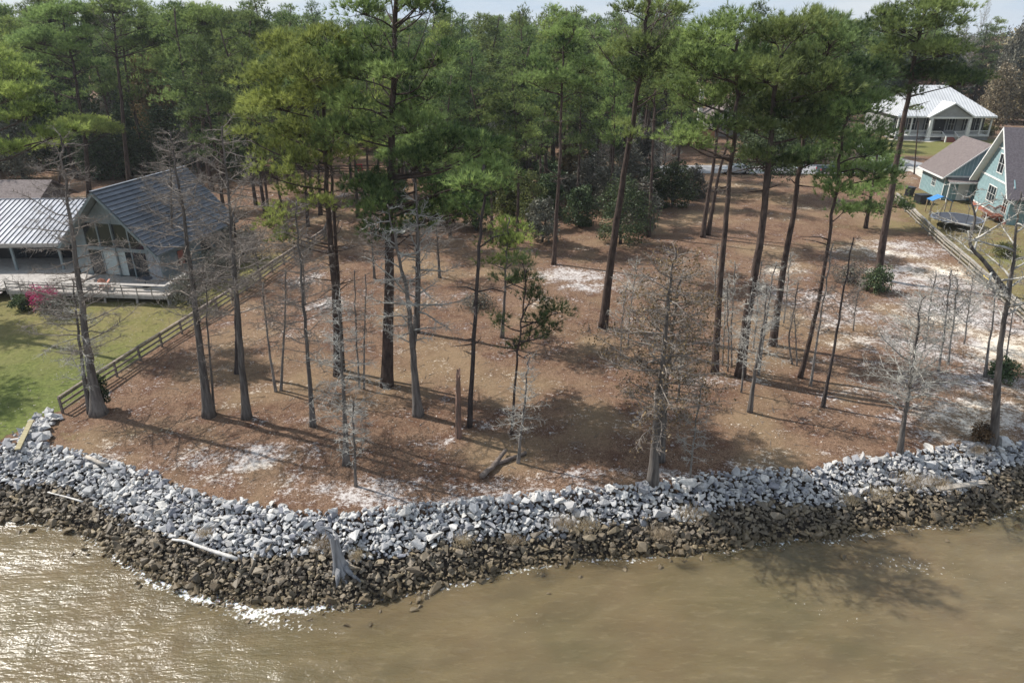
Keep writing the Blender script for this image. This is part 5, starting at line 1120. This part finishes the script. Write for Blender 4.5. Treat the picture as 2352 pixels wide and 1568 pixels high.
# ------------------------------------------------------------------ teal garage
g = empty('teal_garage', (55.0, 89.6, GZ), R(-8), 'teal board-sided garage with brown shingle roof and white side door', 'garage')
GW, GL, GE, GR = 8.4, 7.2, 3.0, 6.9
MB().box(0, .12, 0, GL, 0, GE).build('wall', TEAL, g); MB().box(GW - .12, GW, 0, GL, 0, GE).build('wall', TEAL, g)
MB().box(.12, GW - .12, 0, .12, 0, GE).build('wall', TEAL, g); MB().box(.12, GW - .12, GL - .12, GL, 0, GE).build('wall', TEAL, g)
MB().prism([(.1, 0.01, GE + .02), (GW - .1, 0.01, GE + .02), (GW/2, 0.01, GR - .25)], (0, .1, 0)).build('gable', TEAL, g)
MB().box(-.03, GW + .03, -.03, -.002, GE - .12, GE + .06).build('trim_band', WHITE, g)
for s in (0, 1):
    x0 = -.55 if s == 0 else GW + .55; ez = GE - .25
    MB().prism([(x0, -.5, ez), (GW/2, -.5, GR), (GW/2, -.5, GR + .12), (x0, -.5, ez + .12)], (0, GL + 1.0, 0)).build('roof', BROOF, g)
    MB().prism([(x0, -.55, ez - .05), (GW/2, -.55, GR - .05), (GW/2, -.55, GR + .13), (x0, -.55, ez + .13)], (0, .045, 0)).build('bargeboard', WHITE, g)
MB().box(-.62, -.56, -.5, GL + .5, GE - .32, GE - .12).build('gutter', WHITE, g)
battens(g, 'batten', [(u, .1, GE - .15) for u in np.arange(.35, GL, .42)], 'y', 0, TEAL)
battens(g, 'batten', [(u, GE + .1, GE + .1 + (GR - .35 - GE) * (1 - abs(u - GW/2) / (GW/2))) for u in np.arange(.7, GW - .5, .42)], 'x', 0.01, TEAL)
battens(g, 'batten', [(u, .1, GE - .9) for u in list(np.arange(.35, 1.4, .42)) + list(np.arange(3.4, GW, .42))], 'x', 0, TEAL)
for a, b in ((0, .0), (GL, 0)): MB().box(-.04, -.002, max(a - .14, .0), max(a, .14), 0, GE - .2).build('corner_board', WHITE, g)
MB().prism([(.0, -1.3, GE - .62), (GW, -1.3, GE - .62), (GW, -.04, GE - .25), (0, -.04, GE - .25)], (0, 0, .08)).build('pent_roof', BROOF, g)
MB().box(0, GW, -1.36, -1.305, GE - .72, GE - .52).build('pent_fascia', WHITE, g)
dr = MB().box(1.7, 3.0, -.05, -.005, 0, 2.25).build('door', WHITE, g); MB().tube([(2.85, -.09, 1.0), (2.85, -.05, 1.0)], .04, 8).build('handle', DKM, dr)
window(g, 2.6, 3.7, 0, 1.2, 2.2, 1, 2, ax='y'); MB().box(.05, .15, -1.32, -1.2, 0, GE - .62).build('porch_post', WHITE, g)
MB().bar((.1, -1.26, GE - .75), (-.02, -.1, 1.9), .06, .06).build('bracket', WHITE, g)

# ------------------------------------------------------------------ teal gabled house (right edge)
th = empty('teal_house', (56.1, 81.4, GZ), 0, 'tall teal board-and-batten house with white trim and purple-grey steep roof at the right edge', 'house')
ang = math.atan2(.97, .242)          # local +x runs along the gable wall away from the camera, local -y... faces the lot
th.rotation_euler = (0, 0, ang)       # local x = e(s), local y = outward to -x side
TE, TR, TW = 3.5, 9.9, 5.7; sc0 = 0.5
S0, S1 = sc0 - TW, sc0 + TW
def gzq(s_): return TR - .35 - abs(s_ - sc0) * (TR - .35 - TE) / TW
MB().prism([(S0 + .5, -.12, .5), (S1 - .5, -.12, .5), (S1 - .5, -.12, gzq(S1 - .5)), (sc0, -.12, gzq(sc0)), (S0 + .5, -.12, gzq(S0 + .5))], (0, .12, 0)).build('gable_wall', TEAL, th)
MB().box(S0 + .5, S1 - .5, -.14, .03, -.1, .5).build('brick_foundation', BRICK, th)
for sgn in (S0 + .5, S1 - .62): MB().box(sgn, sgn + .12, -11, -.12, .0, TE + .3).build('side_wall', TEAL, th)
MB().prism([(S0+.5, -11, 0), (S1-.5, -11, 0), (S1-.5, -11, gzq(S1-.5)), (sc0, -11, gzq(sc0)), (S0+.5, -11, gzq(S0+.5))], (0, .12, 0)).build('back_wall', TEAL, th)
for u in np.arange(S0 + .7, S1 - .5, .36): MB().box(u - .04, u + .04, .002, .03, .55, max(.6, gzq(u) - .05)).build('batten', TEAL_L, th)
for z_, w_ in ((.46, .16), (4.0, .2), (7.4, .16)):
    hw_ = min(TW - .5, (TR - .35 - z_) * TW / (TR - .35 - TE)); MB().box(sc0 - hw_ + .02, sc0 + hw_ - .02, .032, .06, z_, z_ + w_).build('trim_band', WHITE, th)
for s in (-1, 1):
    e0 = sc0 + s * (TW + .35); ez = TE - .5
    MB().prism([(sc0, .75, TR), (e0, .75, ez), (e0, .75, ez - .14), (sc0, .75, TR - .16)], (0, -12.2, 0)).build('roof', PROOF, th)
    MB().prism([(sc0, .80, TR + .02), (e0, .80, ez + .02), (e0, .80, ez - .26), (sc0, .80, TR - .28)], (0, -.045, 0)).build('bargeboard', WHITE, th)
    MB().prism([(sc0, .75, TR - .17), (e0, .75, ez - .16), (e0, .75, ez - .19), (sc0, .75, TR - .20)], (0, -.86, 0)).build('soffit', WHITE, th)
def twin(a, b, z0, z1, n):
    f = MB().box(a-.1, b+.1, .031, .075, z0-.1, z0).box(a-.1, b+.1, .031, .075, z1, z1+.1).box(a-.1, a, .031, .075, z0, z1).box(b, b+.1, .031, .075, z0, z1).build('window', WHITE, th)
    for i in range(n):
        for j in range(2):
            x0, x1 = a + (b-a)*i/n + .03, a + (b-a)*(i+1)/n - .03; y0, y1 = z0 + (z1-z0)*j/2 + .02, z0 + (z1-z0)*(j+1)/2 - .02
            MB().box(x0, x1, .031, .045, y0, y1).build('pane', GLASS_M, f)
    mu = MB()
    for i in range(1, n): u = a + (b-a)*i/n; mu.box(u-.03, u+.03, .031, .06, z0, z1)
    mu.box(a, b, .0612, .064, (z0+z1)/2-.02, (z0+z1)/2+.02); tag(mu.build('muntins', WHITE, f), kind='stuff')
twin(-.5, 1.1, 4.9, 6.9, 2); twin(-.3, 2.0, 1.5, 3.2, 3); twin(-4.2, -3.0, 1.2, 3.0, 2)
# steps with railings against the gable wall
MB().box(-4.2, -2.6, .06, 1.3, .75, .85).build('landing', REDW, th)
for i in range(5): MB().box(-2.58 + i*.3, -2.30 + i*.3, .1, 1.2, .60 - .14*i, .66 - .14*i).build('step', REDW, th)
for yy_ in (.12, 1.25):
    MB().bar((-4.2, yy_, 1.75), (-2.6, yy_, 1.75), .06, .08).build('handrail', REDW, th); MB().bar((-2.6, yy_, 1.75), (-1.1, yy_, 1.0), .06, .08).build('handrail', REDW, th)
    for u in np.arange(-4.15, -1.2, .3): zt = 1.7 if u < -2.6 else 1.7 - (u + 2.6) * .5; MB().box(u - .02, u + .02, yy_ - .02, yy_ + .02, max(0, zt - 1.1), zt).build('baluster', REDW, th)

# ------------------------------------------------------------------ white-roofed house
wh = empty('white_roofed_house', (84.6, 142.5, GZ), R(-2), 'white-columned house with hipped white metal roof and gabled porch behind the oval lawn', 'house')
A0, A1, Bk = -9.6, 9.4, 15.0; EV, RG = 4.5, 9.6; r0_, r1_, ry = -3.0, 2.6, 7.3
SID = mat('grey_siding', (.30, .30, .30), (.24, .24, .24), scale=2); 
def hip(poly, up=.05): return MB().prism(poly, (0, 0, up))
n = 34
for i in range(n):      # front slope, one object per panel
    xa, xb = A0 + (A1 - A0) * i / n + .03, A0 + (A1 - A0) * (i + 1) / n - .03
    def yz(x_):
        if x_ < r0_: t = (x_ - A0) / (r0_ - A0)
        elif x_ > r1_: t = (A1 - x_) / (A1 - r1_)
        else: t = 1
        t = max(0, min(1, t)); return (x_, -.6 + t * (ry + .6), EV + t * (RG - EV))
    ya, yb = yz(xa), yz(xb)
    hip([(xa, -.6, EV), (xb, -.6, EV), yb, ya], .06).build('roof_panel', WROOF, wh)
    MB().bar((xb + .03, -.6, EV + .06), (yz(xb + .03)[0], yz(xb + .03)[1], yz(xb + .03)[2] + .06), .10, .14).build('roof_rib', WRIB, wh)
MB().prism([(A0, -.6, EV - .02), (r0_, ry, RG - .02), (A0, Bk + .6, EV - .02)], (0, 0, .05)).build('left_hip', WROOF, wh)
MB().prism([(A1, -.6, EV - .02), (A1, Bk + .6, EV - .02), (r1_, ry, RG - .02)], (0, 0, .05)).build('right_hip', WROOF, wh)
MB().prism([(A0, Bk + .6, EV), (r0_, ry, RG - .01), (r1_, ry, RG - .01), (A1, Bk + .6, EV)], (0, 0, .05)).build('rear_slope', WROOF, wh)
for k in range(1, 24):
    t = k / 24; y_ = -.6 + (Bk + 1.2) * t; tt = 1 - abs(y_ - ry) / (7.9 if y_ < ry else Bk + .6 - ry); MB().bar((A0, y_, EV + .05), (A0 + (r0_ - A0) * max(tt, .02), y_, EV + (RG - EV) * max(tt, .02) + .05), .10, .14).build('roof_rib', WRIB, wh)
MB().box(A0 + .6, A1 - .6, 2.2, 2.4, .9, EV - .02).build('front_wall', SID, wh)
MB().box(A0 + .6, A0 + .8, 2.4, Bk, .0, EV - .02).build('side_wall', SID, wh); MB().box(A1 - .8, A1 - .6, 2.4, Bk, .0, EV - .02).build('side_wall', SID, wh); MB().box(A0 + .8, A1 - .8, Bk - .2, Bk, 0, EV - .02).build('back_wall', SID, wh)
MB().box(A0 + .4, A1 - .4, -.1, 2.2, .7, .9).build('porch_floor', WHITE, wh); MB().box(A0 + .5, A1 - .5, .0, .12, 0, .7).build('porch_skirt', SID, wh)
MB().box(A0, A1, -.64, -.55, EV - .25, EV + .02).build('fascia', WHITE, wh)
px0, px1 = -3.6, 4.2; pc = (px0 + px1) / 2; PK = 7.0
MB().prism([(px0, -1.2, EV), (px1, -1.2, EV), (pc, -1.2, PK - .25)], (0, .12, 0)).build('porch_gable', SID, wh)
for s, xe in ((-1, px0 - .5), (1, px1 + .5)):
    MB().prism([(xe, -1.6, EV - .1), (pc, -1.6, PK), (pc, -1.6, PK + .1), (xe, -1.6, EV)], (0, 5.2, 0)).build('porch_roof', WROOF, wh)
    MB().prism([(xe, -1.66, EV - .25), (pc, -1.66, PK - .15), (pc, -1.66, PK + .11), (xe, -1.66, EV + .01)], (0, .055, 0)).build('bargeboard', WHITE, wh)
MB().box(px0 - .1, px1 + .1, -1.3, -1.05, EV - .35, EV - .02).build('porch_beam', WHITE, wh)
MB().box(px0 - .1, px1 + .1, -1.3, -.1, .7, .9).build('porch_floor', WHITE, wh)
for xx_ in (px0 + .25, px1 - .25):
    MB().prism([(xx_ - .42, -1.45, 0), (xx_ + .42, -1.45, 0), (xx_ + .22, -1.45, EV - .36), (xx_ - .22, -1.45, EV - .36)], (0, .5, 0)).build('column', WHITE, wh)
for xx_ in (A0 + .6, -6.4, 6.9, A1 - .6): MB().box(xx_ - .12, xx_ + .12, -.1, .14, .9, EV - .25).build('column', WHITE, wh)
for a, b in ((A0 + .5, px0), (px1, A1 - .5), (px0 + .6, -.9), (1.6, px1 - .6)):
    y_ = 0.02 if (b <= px0 or a >= px1) else -1.2
    MB().box(a, b, y_ - .05, y_ + .05, 1.75, 1.83).build('rail', WHITE, wh); MB().box(a, b, y_ - .03, y_ + .03, 1.0, 1.06).build('rail', WHITE, wh)
    bb = MB()
    for u in np.arange(a + .1, b, .17): bb.box(u - .02, u + .02, y_ - .02, y_ + .02, 1.062, 1.748)
    tag(bb.build('balusters', WHITE, wh), kind='stuff')
for a, b in ((-8.4, -7.2), (-6.0, -4.6), (5.0, 6.3), (7.2, 8.3), (-2.6, -1.6), (1.9, 3.0)):
    window(wh, a, b, 2.2, 1.6, 3.9, 2, 2)
    for u in (a - .38, b + .1): MB().box(u, u + .28, 2.13, 2.19, 1.6, 3.9).build('shutter', DKM, wh)
dd = MB().box(-.8, 1.2, 2.12, 2.19, .9, 3.6).build('door', DARKIN, wh); MB().tube([(.3, 2.05, 2.1), (.3, 2.1, 2.1)], .05, 6).build('handle', WHITE, dd)
for i in range(5): MB().box(-.7, 1.4, -1.34 - .34 * (i + 1), -1.34 - .34 * i, 0, .75 - .15 * i).build('brick_step', BRICK, wh)
for u in (-.85, 1.5):
    MB().bar((u, -1.3, 1.75), (u, -3.1, .95), .1, .1).build('stair_rail', WHITE, wh); MB().box(u - .1, u + .1, -3.2, -3.0, 0, 1.1).build('stair_post', WHITE, wh)
    for k in range(6): y_ = -1.5 - .27 * k; MB().box(u - .025, u + .025, y_ - .025, y_ + .025, .2, 1.65 - .12 * k).build('baluster', WHITE, wh)

# ------------------------------------------------------------------ grey house seen through the pines, shed
gh = empty('grey_brick_house', (40.5, 147, GZ), R(6), 'grey house with white gable and one shuttered window seen through the pines', 'house')
MB().box(0, 8, 0, 8, 0, 3.4).build('wall', mat('grey_brick_wall', (.33, .32, .31), (.26, .25, .24), scale=6), gh); MB().prism([(-.1, -.05, 3.4), (8.1, -.05, 3.4), (4, -.05, 6.6)], (0, .1, 0)).build('gable', WHITE, gh)
for s, xe in ((-1, -.6), (1, 8.6)): MB().prism([(xe, -.5, 3.2), (4, -.5, 6.8), (4, -.5, 6.95), (xe, -.5, 3.35)], (0, 9, 0)).build('roof', BROOF, gh)
window(gh, 2.2, 3.4, 0, 1.3, 2.8, 2, 2); MB().box(1.75, 2.1, -.06, -.01, 1.3, 2.8).build('shutter', DKM, gh); MB().box(3.5, 3.85, -.06, -.01, 1.3, 2.8).build('shutter', DKM, gh)
MB().box(-1.0, -.2, 6, 6.8, 0, 8.6).build('chimney', WHITE, gh)
CEDAR = mat('cedar_boards', (.42, .23, .14), (.30, .16, .10), scale=3)
cf = empty('cedar_fence', (34, 143, GZ), R(4), 'orange cedar board fence beside the grey house', 'fence')
for i in range(22): MB().box(i * .28, i * .28 + .26, -.02, .02 + .01 * (i % 2), 0, 1.9).build('plank', CEDAR, cf)
sh = empty('garden_shed', (tuple(at(1238, 322))), R(15), 'small grey board shed with pale roof deep in the wood', 'shed')
MB().box(0, 3.4, 0, 3, 0, 2.9).build('wall', mat('shed_boards', (.13, .13, .14), (.07, .07, .08), scale=4), sh)
for i in range(8): MB().box(.2 + i*.42, .24 + i*.42, -.03, -.002, 0, 2.85).build('batten', FENCE_G, sh)
MB().prism([(-.3, -.5, 2.9), (3.7, -.5, 2.9), (3.7, 3.3, 3.8), (-.3, 3.3, 3.8)], (0, 0, .08)).build('roof', MROOF_L, sh)

# ------------------------------------------------------------------ trampoline, bins, slide
tq = at(2193, 520)
tr = empty('trampoline', (tq[0], tq[1], GZ), 0, 'large round black trampoline with bent safety poles in the teal house yard', 'trampoline')
MB().tube([(0, 0, .88), (0, 0, .90)], 2.35, 40).build('jump_mat', DKM, tr)
def ring(r_, z_, rr, m, name, n=40):
    mb = MB(); pts = [(r_*math.cos(2*math.pi*i/n), r_*math.sin(2*math.pi*i/n), z_) for i in range(n)]
    for i in range(n):
        a_ = 2*math.pi*i/n
        for j in range(6): b_ = 2*math.pi*j/6; mb.v.append(((r_ + rr*math.cos(b_))*math.cos(a_), (r_ + rr*math.cos(b_))*math.sin(a_), z_ + rr*.5*math.sin(b_)))
    for i in range(n):
        for j in range(6): mb.f.append((i*6+j, ((i+1) % n)*6+j, ((i+1) % n)*6+(j+1) % 6, i*6+(j+1) % 6))
    return mb.build(name, m, tr, True)
ring(2.5, .92, .13, mat('grey_padding', (.16, .18, .22), (.10, .11, .14), rough=.6), 'rim_pad')
for i in range(6):
    a = i * math.pi / 3 + .3; MB().tube([(2.5*math.cos(a), 2.5*math.sin(a), 0), (2.5*math.cos(a), 2.5*math.sin(a), .86)], .03, 6).build('leg', DKM, tr)
for a in (2.5, 2.9, 3.5, 4.5): MB().tube([(2.65*math.cos(a), 2.65*math.sin(a), .3), (2.75*math.cos(a), 2.75*math.sin(a), 1.8), (2.5*math.cos(a), 2.5*math.sin(a), 2.6), (2.0*math.cos(a), 2.0*math.sin(a), 2.9)], .025, 6).build('safety_pole', DKM, tr, True)
SLB = mat('blue_plastic', (.05, .22, .50), (.03, .15, .38), rough=.35, bump=0)
sp_ = at(2158, 492); sl_ = empty('blue_play_roof', (sp_[0], sp_[1], GZ), 0, 'blue plastic play canopy behind the trampoline', 'toy')
MB().prism([(-1.2, 0, 1.6), (0, 0, 2.1), (1.3, 0, 1.5), (1.3, 0, 1.45), (0, 0, 2.04), (-1.2, 0, 1.54)], (0, 1.3, 0)).build('canopy', SLB, sl_)
for u, v in ((-1.1, .1), (-1.1, 1.2), (1.2, .1), (1.2, 1.2)): MB().box(u - .05, u + .05, v - .05, v + .05, 0, 1.5).build('leg', mat('tan_post', (.4, .3, .18)) if u < 0 else FENCE_G, sl_)
BINM = mat('black_bin_plastic', (.022, .025, .03), (.014, .016, .02), rough=.45, bump=0)
def bin_(px, py, s, label):
    q = gpt(px, py); e = empty('wheeled_bin', tuple(q), R(r.uniform(-20, 20)), label, 'bin')
    MB().prism([(-.28*s, -.3*s, .08), (.28*s, -.3*s, .08), (.36*s, -.38*s, 1.0*s), (-.36*s, -.38*s, 1.0*s)], (0, .68*s, 0)).build('body', BINM, e)
    MB().box(-.40*s, .40*s, -.45*s, .42*s, 1.004*s, 1.08*s).build('lid', BINM, e); MB().tube([(-.3*s, .42*s, .92*s), (.3*s, .42*s, .92*s)], .02, 6).build('handle', BINM, e)
    for u in (-.3, .3): MB().tube([(u*s - .03, .32*s, .12), (u*s + .03, .32*s, .12)], .12, 12).build('wheel', DKM, e)
bin_(2087, 452, 1.15, 'black wheeled bin standing alone in the teal house yard'); 
q = gpt(2116, 467); e = empty('garden_chest', tuple(q), R(12), 'squat black storage box against the corner of the teal garage', 'storage box')
MB().box(-.75, .75, -.55, .55, .05, 1.0).build('body', BINM, e); MB().box(-.8, .8, -.6, .6, 1.004, 1.12).build('lid', BINM, e)
for u in (-.5, .5): MB().box(u - .04, u + .04, -.62, -.602, .8, 1.05).build('latch', DKM, e)

# ------------------------------------------------------------------ vehicles by the drive
TYRE = mat('tyre_rubber', (.02, .02, .02), (.012, .012, .012), rough=.85, bump=0); RIM = mat('alloy_rim', (.5, .5, .52), (.4, .4, .42), rough=.3, metallic=.8, bump=0)
def car(px, py, rz, prof, glass, paint, label, cat, name, wheels=(-1.7, 1.75), wd=1.85, L=5.6):
    q = gpt(px, py); e = empty(name, (q[0], q[1], q[2] + .03), rz, label, cat)
    hw = wd / 2
    def shell(pr, w0, w1, nm, m):
        # side outline, chamfered in at the edges so the body has rounded shoulders
        n = len(pr); rings = [(-w0, .94), (-w0 * .93, 1.0), (w0 * .93, 1.0), (w0, .94)]
        cx_ = sum(p_[0] for p_ in pr) / n; cz_ = sum(p_[1] for p_ in pr) / n; mb = MB()
        for (y_, k_) in rings:
            for (x_, z_) in pr: mb.v.append((cx_ + (x_ - cx_) * (1 if k_ == 1 else .985), y_ if z_ < w1 else y_ * .84, cz_ + (z_ - cz_) * (1 if k_ == 1 else .93)))
        for i in range(3):
            for j in range(n): mb.f.append((i*n+j, i*n+(j+1) % n, (i+1)*n+(j+1) % n, (i+1)*n+j))
        mb.f.append(tuple(range(n))); mb.f.append(tuple(3*n + j for j in range(n))[::-1]); return mb.build(nm, m, e)
    shell(prof, hw, 1.15, 'body', paint)
    for i, gpoly in enumerate(glass):
        for s in (-1, 1): MB().prism([(x_, s * hw * .875 if z_ > 1.2 else s * hw * .93, z_) for x_, z_ in gpoly], (0, s * .02, 0)).build('side_window', GLASS_M, e)
    for wx_ in wheels:
        for s in (-1, 1):
            wo = MB().tube([(wx_, s * (hw - .22), .36), (wx_, s * (hw + .02), .36)], .36, 20).build('wheel', TYRE, e); MB().tube([(wx_, s * (hw + .021), .36), (wx_, s * (hw + .035), .36)], .2, 12).build('rim', RIM, wo)
    for s in (-1, 1):
        MB().box(prof[1][0] - .02, prof[1][0] + .04, s * hw * .75 - .15, s * hw * .75 + .15, .72, .86).build('headlight', WHITE, e); MB().box(-L/2 - .05, -L/2 + .0, s * hw * .8 - .1, s * hw * .8 + .1, .75, .95).build('tail_light', RED, e)
    return e
pick = [(-2.8,.42),(2.75,.42),(2.8,.95),(1.5,1.12),(.95,1.75),(-.75,1.78),(-.95,1.15),(-2.8,1.12)]
suv = [(-2.35,.38),(2.35,.38),(2.4,.85),(1.3,1.02),(.6,1.62),(-1.9,1.66),(-2.35,1.0)]
sed = [(-2.3,.35),(2.3,.35),(2.35,.75),(1.2,.92),(.5,1.38),(-1.2,1.4),(-1.9,.98),(-2.3,.95)]
PA = lambda n_, c_: mat(n_, c_, c_, rough=.25, bump=0, spec=.6, objrand=0)
car(1920, 401, R(4), pick, [[(-.65,1.2),(.1,1.2),(.1,1.66),(-.6,1.66)],[(.18,1.2),(1.3,1.2),(.85,1.66),(.18,1.66)]], PA('dark_green_paint', (.02,.035,.045)), 'dark pickup truck parked at the grey drive under the pines', 'pickup truck', 'pickup_truck')
car(1800, 400, R(3), suv, [[(-1.8,1.1),(-.7,1.1),(-.7,1.55),(-1.75,1.55)],[(-.6,1.1),(1.05,1.1),(.5,1.52),(-.6,1.55)]], PA('white_car_paint', (.75,.75,.75)), 'white car parked behind the black-trunked pine', 'car', 'parked_car', (-1.45, 1.5), L=4.7)
car(1690, 399, R(183), sed, [[(-1.4,1.0),(-.5,1.0),(-.5,1.32),(-1.1,1.32)],[(-.4,1.0),(1.0,1.0),(.45,1.3),(-.4,1.32)]], PA('silver_paint', (.42,.43,.45)), 'silver car parked by the pair of close-set pines', 'car', 'parked_car', (-1.4, 1.45), L=4.6)
car(1545, 290, R(10), suv, [[(-1.8,1.1),(-.7,1.1),(-.7,1.55),(-1.75,1.55)],[(-.6,1.1),(1.05,1.1),(.5,1.52),(-.6,1.55)]], PA('white_van_paint', (.78,.78,.78)), 'white car parked far back beside the orange cedar fence', 'car', 'parked_car', (-1.45, 1.5), L=4.7)
